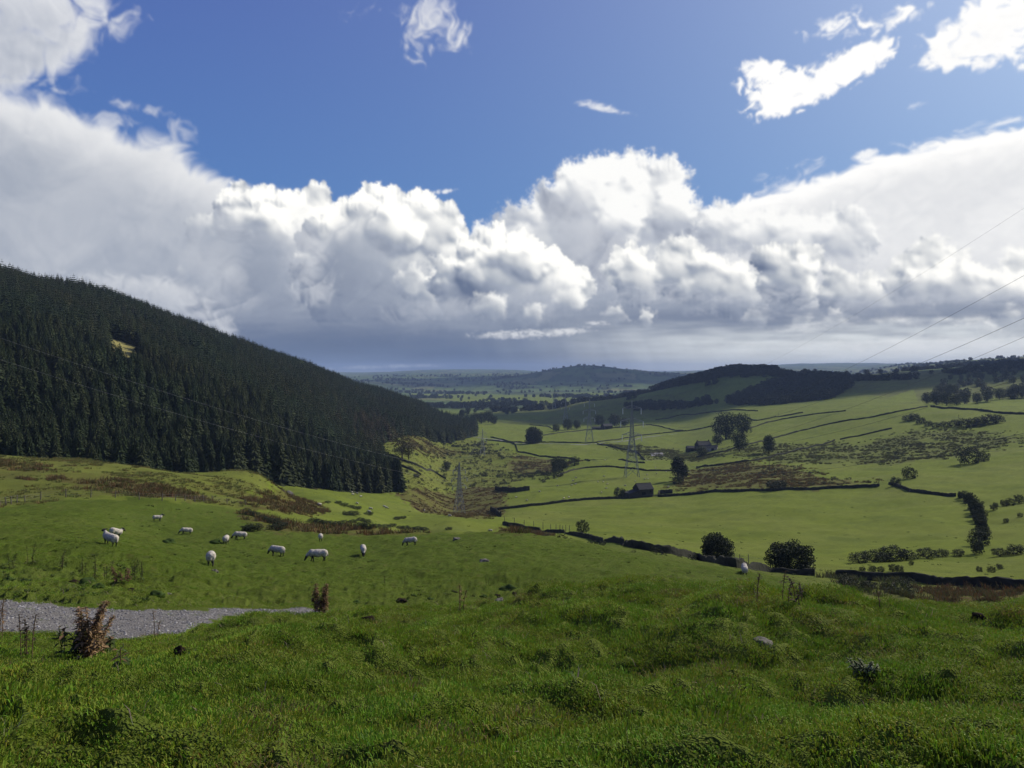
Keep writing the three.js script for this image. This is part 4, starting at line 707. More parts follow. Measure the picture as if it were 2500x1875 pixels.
// ---------------------------------------------------------------- dry stone walls: coursed rubble with cope stones set on edge
const stoneMap = noiseTexture(512, (u, v) => { const row = Math.floor(v * 9), off = (row * 0.37) % 1, s = Math.abs(tiled(u + off, row / 9, 9, 3)), e = Math.min(1, Math.abs(((v * 9) % 1) - 0.5) * 2); return 0.6 + 0.25 * tiled(u, v, 14, 4) + 0.15 * s - (e > 0.85 ? 0.35 : 0); });
const wallStone = new THREE.MeshPhysicalMaterial({ specularIntensity: 0.15, vertexColors: true, roughness: 0.95, bumpMap: stoneMap, bumpScale: 0.06 });
function wallGeo(pts, height, { thick = 0.62, step = 0.7, broken = 0.12, seed = 1 } = {}) {
  const f = chance(seed * 91 + 7), path = new THREE.CatmullRomCurve3(pts.map((p) => new THREE.Vector3(p.x, 0, p.z)), false, 'centripetal'), len = path.getLength(), n = Math.max(4, Math.min(700, Math.round(len / step))), g = new Faces(), uv = [];
  const dir = new THREE.Vector3();
  let prev = null, sag = 0;
  for (let k = 0; k <= n; k++) {
    const c = path.getPointAt(k / n); path.getTangentAt(k / n, dir);
    const nx = -dir.z, nz = dir.x, along = len * k / n;
    if (f() < 0.012) sag = broken * (1 + 2 * f()); else sag *= 0.8;
    const h = height * (1 + 0.1 * n2(along * 0.12, seed * 5)) - sag * height + 0.34 * (f() - 0.5) * height * 0.6, ring = [], y0 = Math.min(groundAt(c.x + nx * thick / 2, c.z + nz * thick / 2), groundAt(c.x - nx * thick / 2, c.z - nz * thick / 2)) - 0.35, gy = groundAt(c.x, c.z);
    const rows = [[-0.5, y0], [-0.42, gy + h * 0.45], [-0.34, gy + h * 0.82], [-0.2, gy + h], [0.2, gy + h + 0.05 * (f() - 0.5)], [0.34, gy + h * 0.82], [0.42, gy + h * 0.45], [0.5, y0]];
    rows.forEach(([t, y], q) => {
      const j = 0.1 * (f() - 0.5), s = 0.7 + 0.6 * f(), c3 = [0.05 * s, 0.05 * s, 0.036 * s * (0.95 + 0.1 * f())];
      ring.push(g.vert(c.x + nx * (t * thick + j), y + (q > 0 && q < 7 ? 0.1 * (f() - 0.5) : 0), c.z + nz * (t * thick + j), c3)); uv.push(along / 2, q * 0.35 * height / 1.4);
    });
    if (prev) for (let q = 0; q < 7; q++) g.quad(prev[q], prev[q + 1], ring[q + 1], ring[q]);
    else for (let q = 1; q < 6; q++) g.tri(ring[0], ring[q + 1], ring[q]);
    prev = ring;
  }
  for (let q = 1; q < 6; q++) g.tri(prev[0], prev[q], prev[q + 1]);
  const geo = new THREE.BufferGeometry();
  geo.setAttribute('position', new THREE.Float32BufferAttribute(g.p, 3)); geo.setAttribute('color', new THREE.Float32BufferAttribute(g.c, 3)); geo.setAttribute('uv', new THREE.Float32BufferAttribute(uv, 2)); geo.setIndex(g.i);
  const flat = geo.toNonIndexed(); flat.computeVertexNormals();
  return flat;
}
let wallSeed = 0;
function wall(label, pts, { from = 60, to = 2500, height = 1.35, ...more } = {}) {
  const q = pts.map(([x, y]) => spot(x, y, from, to));
  const m = solo('drystone_dyke', wallGeo(q, height, { seed: ++wallSeed, ...more }), wallStone, label, 'wall');
  m.userData.path = q;
  return q;
}
const nearWall = wall('near dark drystone wall from the ditch down to the wide hawthorn', [[1228, 1281], [1345, 1300], [1427, 1313], [1503, 1324], [1566, 1340], [1630, 1351], [1702, 1366], [1788, 1384], [1883, 1396], [1989, 1405]], { height: 1.2, thick: 0.7, broken: 0.35 });
wall('near drystone wall at the right edge above the brown patch', [[2040, 1411], [2140, 1416], [2242, 1420], [2387, 1432], [2540, 1440]], { height: 1.2, thick: 0.7, broken: 0.3, to: 160 });
wall('long straight wall left of the barn along the big field', [[1212, 1246], [1280, 1238], [1342, 1231], [1429, 1221], [1502, 1218], [1592, 1213]], { from: 250, height: 1.25 });
wall('long wall right of the barn gate between big field and brown moor', [[1606, 1213], [1661, 1210], [1720, 1204], [1772, 1201], [1860, 1199], [1953, 1196], [2050, 1191], [2147, 1187]], { from: 250, height: 1.25 });
wall('wall arching over the round green field with the tall pylon', [[1362, 1163], [1390, 1151], [1415, 1146], [1450, 1142], [1487, 1140], [1545, 1145], [1591, 1150], [1643, 1150]], { from: 450, to: 680, height: 1.25 });
wall('thin wall on the crest behind the arching wall', [[1440, 1123], [1487, 1122], [1530, 1126], [1574, 1131]], { from: 600, to: 760, height: 1.25 });
wall('wall along the lower edge of the bright valley field left of the trees', [[1264, 1104], [1300, 1110], [1342, 1117], [1400, 1122], [1440, 1126]], { from: 600, to: 900 });
wall('short wall dropping from the road to the bright valley field', [[1186, 1075], [1230, 1079], [1256, 1085], [1264, 1103]], { from: 700, to: 1000 });
wall('wall along the valley road below the lone bush', [[1198, 1068], [1270, 1080], [1371, 1081], [1458, 1081]], { from: 800, to: 1200 });
wall('wall climbing from the valley road to the upper fields', [[1458, 1080], [1500, 1075], [1530, 1069], [1590, 1061], [1646, 1055], [1669, 1053], [1748, 1038]], { from: 800, to: 1300 });
wall('wall below the valley farm running right to the corner', [[1325, 1064], [1400, 1054], [1450, 1049], [1502, 1045], [1577, 1038]], { from: 900, to: 1500 });
wall('wall slanting down from the valley farm corner to the field corner', [[1577, 1037], [1620, 1044], [1669, 1053]], { from: 900, to: 1500 });
wall('wall crossing the rough valley floor behind the tall pylon', [[1458, 1084], [1516, 1097], [1551, 1103], [1574, 1124]], { from: 680, to: 1100 });
wall('wall rising up the right slope from the farm to the skyline', [[1700, 1117], [1790, 1096], [1881, 1072], [1940, 1056], [2007, 1040], [2070, 1027], [2134, 1018], [2200, 1004], [2264, 993]], { from: 500, to: 1200 });
wall('upper wall on the right slope between the two highest fields', [[1826, 1049], [1899, 1027], [1980, 1013], [2065, 1004]], { from: 700, to: 1300 });
wall('short wall beside the upper wall with a bent end', [[1826, 1020], [1850, 1027], [1899, 1018], [1960, 1008]], { from: 800, to: 1350, height: 1.3 });
wall('lowest wall on the right slope below the rushy field', [[1700, 1143], [1760, 1136], [1826, 1127], [1880, 1118], [1917, 1109], [1980, 1092], [2038, 1076]], { from: 450, to: 900 });
wall('broken wall piece continuing up the right slope past a gap', [[2051, 1074], [2110, 1062], [2177, 1047]], { from: 500, to: 1000, height: 1.3 });
wall('wall along the skyline field at the far right, heightened for the shaded bank', [[2272, 994], [2330, 998], [2400, 1004], [2480, 1012], [2560, 1018]], { from: 650, to: 1100, height: 2 });  // extra height of wall stands in for the dark shaded bank below
wall('wall running down from the plantation corner across the rough slope', [[912, 1097], [950, 1112], [990, 1128], [1030, 1143], [1063, 1155], [1089, 1170]], { from: 380, to: 800, height: 1.5 });
wall('second shorter wall on the rough slope beside the plantation', [[962, 1129], [995, 1145], [1028, 1161]], { from: 380, to: 800, height: 1.5 });
wall('ruined wall stub at the left end of the pylon field', [[1209, 1196], [1235, 1199], [1261, 1200], [1293, 1197]], { from: 380, to: 700, height: 2.6, broken: 0.3 });
wall('broken wall end beside the brown ditch', [[1198, 1245], [1212, 1254], [1222, 1262]], { from: 250, to: 460, height: 2.2, broken: 0.4 });
wall('low field wall in the dark green valley field', [[1293, 1038], [1328, 1041], [1348, 1047]], { from: 1100, to: 1600, height: 1.25 });
wall('tumbled wall with pale boulders at the upper right corner of the big field', [[2170, 1183], [2200, 1192], [2224, 1201], [2280, 1208], [2333, 1212]], { from: 280, to: 460, height: 1.3, broken: 0.5 });
wall('far wall below the woods on the middle hill', [[1600, 1026], [1660, 1014], [1740, 1006], [1850, 1004]], { from: 1200, to: 1600, height: 1.5 });

// ---------------------------------------------------------------- post and wire fences
const oldWood = std(0.15, 0.13, 0.105, 0.9), wireMat = std(0.22, 0.22, 0.23, 0.5, { metalness: 0.6 });
const postGeo = (() => { const g = new THREE.CylinderGeometry(0.05, 0.065, 1.35, 7); g.translate(0, 0.5, 0); return g; })();
function fence(label, q, spacing, { tall = 1, strands = 3, lean = 0.06, thick = 1 } = {}) {
  const path = new THREE.CatmullRomCurve3(q.map((p) => new THREE.Vector3(p.x, 0, p.z))), len = path.getLength(), n = Math.round(len / spacing), root = thing('wire_fence', label, 'fence', hilltop(q[0].x, q[0].z)), tops = [];
  for (let k = 0; k <= n; k++) {
    const c = path.getPointAt(k / n), y = groundAt(c.x, c.z), p = part('post', postGeo, oldWood, root);
    p.position.set(c.x, y - 0.05, c.z).sub(root.position); p.rotation.set((rnd() - 0.5) * lean * 2, rnd() * 6, (rnd() - 0.5) * lean * 2); p.scale.set(thick, tall * (0.9 + 0.2 * rnd()), thick);
    tops.push(new THREE.Vector3(c.x, y, c.z).sub(root.position));
  }
  for (let s = 0; s < strands; s++) part('wire', new THREE.TubeGeometry(new THREE.CatmullRomCurve3(tops.map((t) => new THREE.Vector3(t.x, t.y + tall * (0.95 - s * 0.28), t.z))), n * 2, 0.006 * thick, 4), wireMat, root);
  return root;
}
fence('old post and wire fence below the bracken hillock on the left', [[-60, 1240], [0, 1236], [84, 1224], [162, 1214], [259, 1213], [320, 1217], [391, 1222], [470, 1225], [535, 1228], [600, 1233]].map(([x, y]) => spot(x, y, 60, 200)), 3.1, { tall: 0.95, thick: 1.1 });
fence('row of stakes along the top of the near dark wall', [[1232, 1273], [1300, 1283], [1345, 1290], [1390, 1297]].map(([x, y]) => spot(x, y + 6, 150, 400)), 3.2, { tall: 1.9, thick: 1.5 });
fence('wire fence between the two hawthorns on the near wall', [[1780, 1374], [1830, 1384], [1880, 1392]].map(([x, y]) => spot(x, y - 4, 100, 300)), 4, { tall: 1.5, thick: 1.2 });

// ---------------------------------------------------------------- the field barn
const slateMap = noiseTexture(256, (u, v) => { const row = Math.floor(v * 14), col = Math.floor(u * 10 + (row % 2) * 0.5); return 0.55 + 0.3 * (Math.abs(Math.sin(row * 12.9 + col * 78.2) * 43758.5) % 1) + 0.15 * tiled(u, v, 20, 3); });
const slate = std(0.06, 0.06, 0.06, 0.88, { map: slateMap }), rubble = std(0.055, 0.05, 0.042, 0.95, { bumpMap: stoneMap, bumpScale: 0.05 }), doorDark = std(0.012, 0.011, 0.01, 0.9), whitewash = std(0.62, 0.6, 0.55, 0.9);
// walls of a gabled house as one closed shell: length along x, gables at the ends
function gabled(w, d, h, rise, skew = 0) {
  const s = new THREE.Shape([[-d / 2, -2], [d / 2, -2], [d / 2, h], [skew, h + rise], [-d / 2, h]].map(([x, y]) => new THREE.Vector2(x, y))), g = new THREE.ExtrudeGeometry(s, { depth: w, bevelEnabled: false });
  g.rotateY(Math.PI / 2); g.translate(-w / 2, 0, 0);
  return g;
}
function slope(w, run, rise, thick, over) {          // one roof slope, from the ridge at the origin down along +z
  const len = Math.hypot(run, rise) + over, g = new THREE.BoxGeometry(w + over * 1.2, thick, len); g.translate(0, thick / 2, len / 2); g.rotateX(Math.atan2(rise, run));
  return g;
}
function house(name, label, pos, turn, { w, d, h, rise, chimney = 0, windows = [], doors = [], wallMat = rubble, category = 'house' }) {
  const o = thing(name, label, category, pos, turn);
  part('wall', gabled(w, d, h, rise), wallMat, o);
  const r1 = part('roof', slope(w, d / 2, rise, 0.16, 0.3), slate, o); r1.position.set(0, h + rise + 0.02, 0);
  const r2 = part('roof', slope(w, d / 2, rise, 0.16, 0.3), slate, o); r2.position.set(0, h + rise + 0.02, 0); r2.rotation.y = Math.PI;
  const ridge = part('ridge_tiles', new THREE.BoxGeometry(w + 0.36, 0.16, 0.3), slate, r1); ridge.position.set(0, 0.16, 0);
  for (let c = 0; c < chimney; c++) { const k = part('chimney', new THREE.BoxGeometry(0.8, 1.5, 0.7), wallMat, r1); k.position.set((c ? -1 : 1) * (w / 2 - 0.6), 0.5, 0); const pot = part('chimney_pot', new THREE.CylinderGeometry(0.12, 0.15, 0.4, 8), doorDark, o); pot.position.set((c ? -1 : 1) * (w / 2 - 0.6), h + rise + 1.45, 0); }
  for (const [x, y, ww, hh, side] of windows) { const q = part('window', new THREE.BoxGeometry(ww, hh, 0.12), doorDark, o); q.position.set(x, y, side * (d / 2 + 0.01)); const sill = part('sill', new THREE.BoxGeometry(ww + 0.2, 0.1, 0.16), wallMat, q); sill.position.set(0, -hh / 2 - 0.06, side * 0.06); }
  for (const [x, ww, hh, side] of doors) { const q = part('door', new THREE.BoxGeometry(ww, hh, 0.12), doorDark, o); q.position.set(x, hh / 2, side * (d / 2 + 0.01)); }
  return o;
}
{
  const p = spot(1570, 1212, 300, 470), face = Math.atan2(-p.x, -p.z);     // turned so that +z looks back towards the viewpoint
  const o = house('field_barn', 'dark stone field barn with a slate roof on the wall of the sheep field', p, face + 0.5, { w: 8.4, d: 7.0, h: 4.3, rise: 2.6, doors: [[-1.5, 2.2, 2.9, 1]], windows: [[2.4, 3.2, 0.7, 0.8, 1]], category: 'barn' });
  // lean-to along its left end
  const s = new THREE.Shape([[0, -2], [5.6, -2], [5.6, 3.6], [0, 2.2]].map(([x, y]) => new THREE.Vector2(x, y))), lg = new THREE.ExtrudeGeometry(s, { depth: 5.6, bevelEnabled: false }); lg.translate(-9.8, 0, -2.6);
  part('outshut_wall', lg, rubble, o);
  const rf = part('outshut_roof', new THREE.BoxGeometry(6.1, 0.15, 6.2), slate, o); rf.position.set(-7.0, 3.02, 0.2); rf.rotation.z = 0.245;
  const gate = thing('field_gate', 'wooden gate in the gap beside the barn', 'gate', spot(1600, 1213, 300, 470), face + 0.1);
  for (let k = 0; k < 4; k++) { const b = part('rail', new THREE.BoxGeometry(3, 0.1, 0.05), oldWood, gate); b.position.set(0, 0.3 + k * 0.28, 0); }
  for (const sx of [-1.55, 1.55]) { const b = part('gatepost', new THREE.BoxGeometry(0.16, 1.5, 0.16), oldWood, gate); b.position.set(sx, 0.65, 0); }
  grow('bush', 1512, 1216, 26, 'dark thorn bush against the wall left of the barn', 'bush', { from: 300, to: 470, wide: 0.95 });
  grow('bush', 1524, 1215, 20, 'lower thorn filling the gap between thorn bush and barn', 'bush', { from: 300, to: 470, wide: 0.9 });
  const pen = spot(1612, 1209, 300, 480); solo('stone_pen', wallGeo([hilltop(pen.x - 1.5, pen.z + 2), hilltop(pen.x + 0.5, pen.z - 4), hilltop(pen.x + 4, pen.z - 5), hilltop(pen.x + 7, pen.z - 3)], 2, { seed: 71 }), wallStone, 'small stone pen right of the barn gate', 'pen');
}
{
  const a = spot(1481, 1047, 900, 1500); house('farmhouse', 'grey roofed farmhouse among the valley trees', a, Math.atan2(-a.x, -a.z) + 0.7, { w: 17, d: 8, h: 4.6, rise: 3.2, chimney: 2, windows: [[-5, 3, 1.1, 1.3, 1], [0, 3, 1.1, 1.3, 1], [5, 3, 1.1, 1.3, 1]], doors: [[-2.5, 1.3, 2.1, 1]], wallMat: rubble });
  const b = spot(1462, 1048, 900, 1500); house('farm_shed', 'low dark shed left of the grey roofed farmhouse', b, Math.atan2(-b.x, -b.z) + 0.1, { w: 20, d: 7, h: 2.6, rise: 1.6, doors: [[-4, 3, 2.3, 1], [3, 3, 2.3, 1]], category: 'shed' });
  const c = spot(1716, 1097, 600, 1000); house('farmhouse', 'stone farmhouse below the biggest round tree', c, Math.atan2(-c.x, -c.z) + 0.55, { w: 14, d: 8, h: 4.6, rise: 3.4, chimney: 2, windows: [[-4, 3, 1, 1.2, 1], [3, 3, 1, 1.2, 1]], doors: [[0, 1.2, 2.1, 1]] });
  const d = spot(1735, 1100, 600, 1000); house('farm_shed', 'pale walled shed right of the stone farmhouse', d, Math.atan2(-d.x, -d.z) - 0.1, { w: 12, d: 6, h: 3, rise: 1.8, doors: [[2, 2.4, 2.4, 1]], wallMat: std(0.3, 0.27, 0.24, 0.9), category: 'shed' });
  const e = spot(1692, 1100, 600, 1000); house('farm_shed', 'low grey roofed shed left of the stone farmhouse', e, Math.atan2(-e.x, -e.z) + 0.3, { w: 13, d: 7, h: 2.8, rise: 1.7, doors: [[-2, 2.6, 2.3, 1]], category: 'shed' });
  const y = region([[1588, 1106], [1618, 1105], [1620, 1113], [1590, 1114]], 650, 1000), g = new THREE.BufferGeometry();
  const yard = new Faces(), N = 8; for (let j = 0; j <= N; j++) for (let i = 0; i <= N; i++) { const t = y.q[0].clone().lerp(y.q[1], i / N), bq = y.q[3].clone().lerp(y.q[2], i / N), p = t.lerp(bq, j / N); yard.vert(p.x, groundAt(p.x, p.z) + 0.25, p.z); }
  for (let j = 0; j < N; j++) for (let i = 0; i < N; i++) yard.quad(j * (N + 1) + i, (j + 1) * (N + 1) + i, (j + 1) * (N + 1) + i + 1, j * (N + 1) + i + 1);
  structure('farm_yard', yard.build(), std(0.26, 0.25, 0.25, 0.9));
  const h = spot(1966, 975, 1200, 2000); house('cottage', 'tiny white cottage at the edge of the wood on the middle hill', h, Math.atan2(-h.x, -h.z), { w: 8, d: 6, h: 3.2, rise: 2, chimney: 1, windows: [[-2, 2, 0.9, 1, 1], [2, 2, 0.9, 1, 1]], wallMat: whitewash });
}

// the valley road: a pale strip between its walls
{
  const pts = [[1150, 1066], [1200, 1072], [1270, 1082.5], [1371, 1084], [1440, 1084], [1500, 1079], [1560, 1070], [1650, 1058]].map(([x, y]) => spot(x, y, 800, 1250)), path = new THREE.CatmullRomCurve3(pts.map((p) => new THREE.Vector3(p.x, 0, p.z))), g = new Faces(), d = new THREE.Vector3();
  for (let k = 0; k <= 160; k++) { const c = path.getPointAt(k / 160); path.getTangentAt(k / 160, d); for (const s of [-1, -0.33, 0.33, 1]) { const x = c.x - d.z * s * 1.9, z = c.z + d.x * s * 1.9; g.vert(x, groundAt(x, z) + 0.12, z); } if (k) for (let q = 0; q < 3; q++) { const b = k * 4 + q; g.quad(b - 4, b - 3, b + 1, b); } }
  structure('valley_road', g.build(), std(0.2, 0.195, 0.185, 0.95));
}

// ---------------------------------------------------------------- pylons
const steel = std(0.26, 0.27, 0.27, 0.6, { metalness: 0.2 }), glassWhite = std(0.62, 0.66, 0.68, 0.25);
function bar(a, b, t) { const v = b.clone().sub(a), g = new THREE.BoxGeometry(t, v.length(), t); g.applyQuaternion(new THREE.Quaternion().setFromUnitVectors(new THREE.Vector3(0, 1, 0), v.clone().normalize())); const m = a.clone().add(b).multiplyScalar(0.5); g.translate(m.x, m.y, m.z); return g; }
const V = (x, y, z) => new THREE.Vector3(x, y, z);
// levels: arm heights; foot and waist: half widths of the body; the line runs along z
function pylonKind({ tall, foot, waist, waistAt, arms, reach, string, steelT, glass = glassWhite }) {
  const o = new THREE.Group(); o.name = 'pylon';
  const wide = (y) => y < waistAt ? lerp(foot, waist, y / waistAt) : lerp(waist, 0.15, Math.pow((y - waistAt) / (tall - waistAt), 1.1)), S = [[-1, -1], [1, -1], [1, 1], [-1, 1]];
  for (const [sx, sz] of S) part('leg', mergeGeometries([bar(V(sx * foot, -1, sz * foot), V(sx * waist, waistAt, sz * waist), steelT * 1.5), bar(V(sx * waist, waistAt, sz * waist), V(sx * 0.15, tall, sz * 0.15), steelT * 1.25)]), steel, o);
  const br = []; let y = 0.2;
  while (y < tall - 1) {
    const step = Math.max(1.6, wide(y) * 1.55), y2 = Math.min(tall - 0.3, y + step), a = wide(y), b = wide(y2);
    for (let k = 0; k < 4; k++) { const [x0, z0] = S[k], [x1, z1] = S[(k + 1) % 4]; br.push(bar(V(x0 * a, y, z0 * a), V(x1 * b, y2, z1 * b), steelT), bar(V(x1 * a, y, z1 * a), V(x0 * b, y2, z0 * b), steelT)); if (y > 3) br.push(bar(V(x0 * b, y2, z0 * b), V(x1 * b, y2, z1 * b), steelT)); }
    y = y2;
  }
  part('lattice', mergeGeometries(br), steel, o);
  const tips = [];
  arms.forEach((ay, n) => { for (const sx of [-1, 1]) {
    const w = wide(ay), L = reach[n], tip = V(sx * L, ay + 0.2, 0);
    part('crossarm', mergeGeometries([bar(V(sx * w, ay, -w), tip, steelT), bar(V(sx * w, ay, w), tip, steelT), bar(V(sx * w, ay + 1.9, -w), tip, steelT), bar(V(sx * w, ay + 1.9, w), tip, steelT), bar(V(sx * lerp(w, L, 0.5), ay + 0.1, -w * 0.5), V(sx * lerp(w, L, 0.5), ay + 1.0, w * 0.5), steelT)]), steel, o);
    const ins = [], disc = string / 12; for (let d = 0; d < 12; d++) { const g = new THREE.CylinderGeometry(0.2, 0.24, disc * 0.8, 9); g.translate(sx * L, ay - 0.1 - disc * (d + 0.5), 0); ins.push(g); }
    part('insulator', mergeGeometries(ins), glass, o);
    tips.push(V(sx * L, ay - 0.1 - string, 0));
  } });
  o.userData.tips = [...tips, V(0, tall, 0)];
  return o;
}
const BIG = pylonKind({ tall: 52, foot: 4.8, waist: 1.35, waistAt: 27, arms: [28.5, 37.8, 46.6], reach: [6.6, 7.6, 6.2], string: 4.0, steelT: 0.19 });
const SMALL = pylonKind({ tall: 27, foot: 2.6, waist: 0.85, waistAt: 14.5, arms: [15, 19, 23], reach: [3.7, 4.3, 3.4], string: 1.6, steelT: 0.1, glass: std(0.2, 0.21, 0.22, 0.4) });
function pylon(kind, p, turn, label, size = 1) { const c = kind.clone(); c.name = numbered('pylon'); c.position.copy(p); c.rotation.y = turn; c.scale.setScalar(size); c.userData = {}; tag(c, label, 'pylon'); scene.add(c); c.updateMatrixWorld(); return kind.userData.tips.map((t) => t.clone().applyMatrix4(c.matrixWorld)); }
const P0 = pylon(BIG, hilltop(72, 22), 0.02, 'tall lattice pylon beside the viewpoint carrying the lines on the right');
const P1 = pylon(BIG, stand(1543, 548), 0.0, 'tall lattice pylon in the sheep field behind the barn');
const P2 = pylon(BIG, stand(1439, 968), 0.0, 'second lattice pylon on the valley floor');
const P3 = pylon(BIG, stand(1381, 1390), 0.05, 'third lattice pylon in front of the dark hill');
const P4 = pylon(BIG, stand(1353, 1830), 0.05, 'farthest lattice pylon, left of the third one');
const Q0 = pylon(SMALL, hilltop(-262, -128), 0.95, 'lattice pylon on the hill carrying the two thin lines over the plantation');
const Q1 = pylon(SMALL, stand(1121, 405), 0.5, 'slim grey pylon standing in the brown bog below the plantation');
const Q2 = pylon(SMALL, stand(1178, 790), -0.1, 'slim pylon on the gorse bank at the end of the plantation');
const conductor = std(0.1, 0.105, 0.11, 0.5, { metalness: 0.4 }), paleWire = std(0.26, 0.27, 0.27, 0.5, { metalness: 0.3 });
function cable(a, b, sag, rad, mat, label, group) {
  const pts = []; for (let k = 0; k <= 40; k++) { const t = k / 40, p = a.clone().lerp(b, t); p.y -= sag * 4 * t * (1 - t); pts.push(p); }
  solo('power_cable', new THREE.TubeGeometry(new THREE.CatmullRomCurve3(pts), 60, rad, 5), mat, label, 'cable', group);
}
const armName = ['lowest left', 'lowest right', 'middle left', 'middle right', 'top left', 'top right', 'topmost'];
P0.forEach((a, k) => cable(a, P1[k], k === 6 ? 19 : 24, k === 6 ? 0.012 : k % 2 ? 0.03 : 0.02, conductor, `power line from the ${armName[k]} arm of the sheep field pylon up to the right`, 'power lines crossing the right of the sky'));
[[P1, P2, 'sheep field pylon and the second pylon'], [P2, P3, 'second and the third pylon'], [P3, P4, 'third and the farthest pylon']].forEach(([A, B, w]) => A.forEach((a, k) => cable(a, B[k], 10, 0.022, conductor, `${armName[k]} line between the ${w}`, 'power lines along the valley')));
Q0.forEach((a, k) => { if (k === 2 || k === 5) cable(a, Q1[k], 9, 0.019, paleWire, `thin pale line over the plantation from the ${armName[k]} arm of the slim bog pylon`, 'thin lines over the plantation'); });
Q1.forEach((a, k) => cable(a, Q2[k], 6, 0.012, paleWire, `${armName[k]} line between the two slim pylons`, 'thin lines between the slim pylons'));
// wooden poles on the right slope
[[2340, 1042, 26, 'thin wooden pole in the ragged thicket on the right slope'], [1900, 1022, 14, 'thin wooden pole by the upper wall on the right slope'], [1878, 1150, 30, 'thin wooden pole above the brown moor']].forEach(([x, y, t, label]) => { const p = spot(x, y, 400, 1300), r = Math.hypot(p.x, p.z), h = t / 1953 * r, o = thing('wooden_pole', label, 'pole', p), g = new THREE.CylinderGeometry(0.11, 0.16, h, 7); g.translate(0, h / 2, 0); part('shaft', g, oldWood, o); const a = part('crossbar', new THREE.BoxGeometry(1.6, 0.14, 0.12), oldWood, o); a.position.set(0, h - 0.5, 0); });

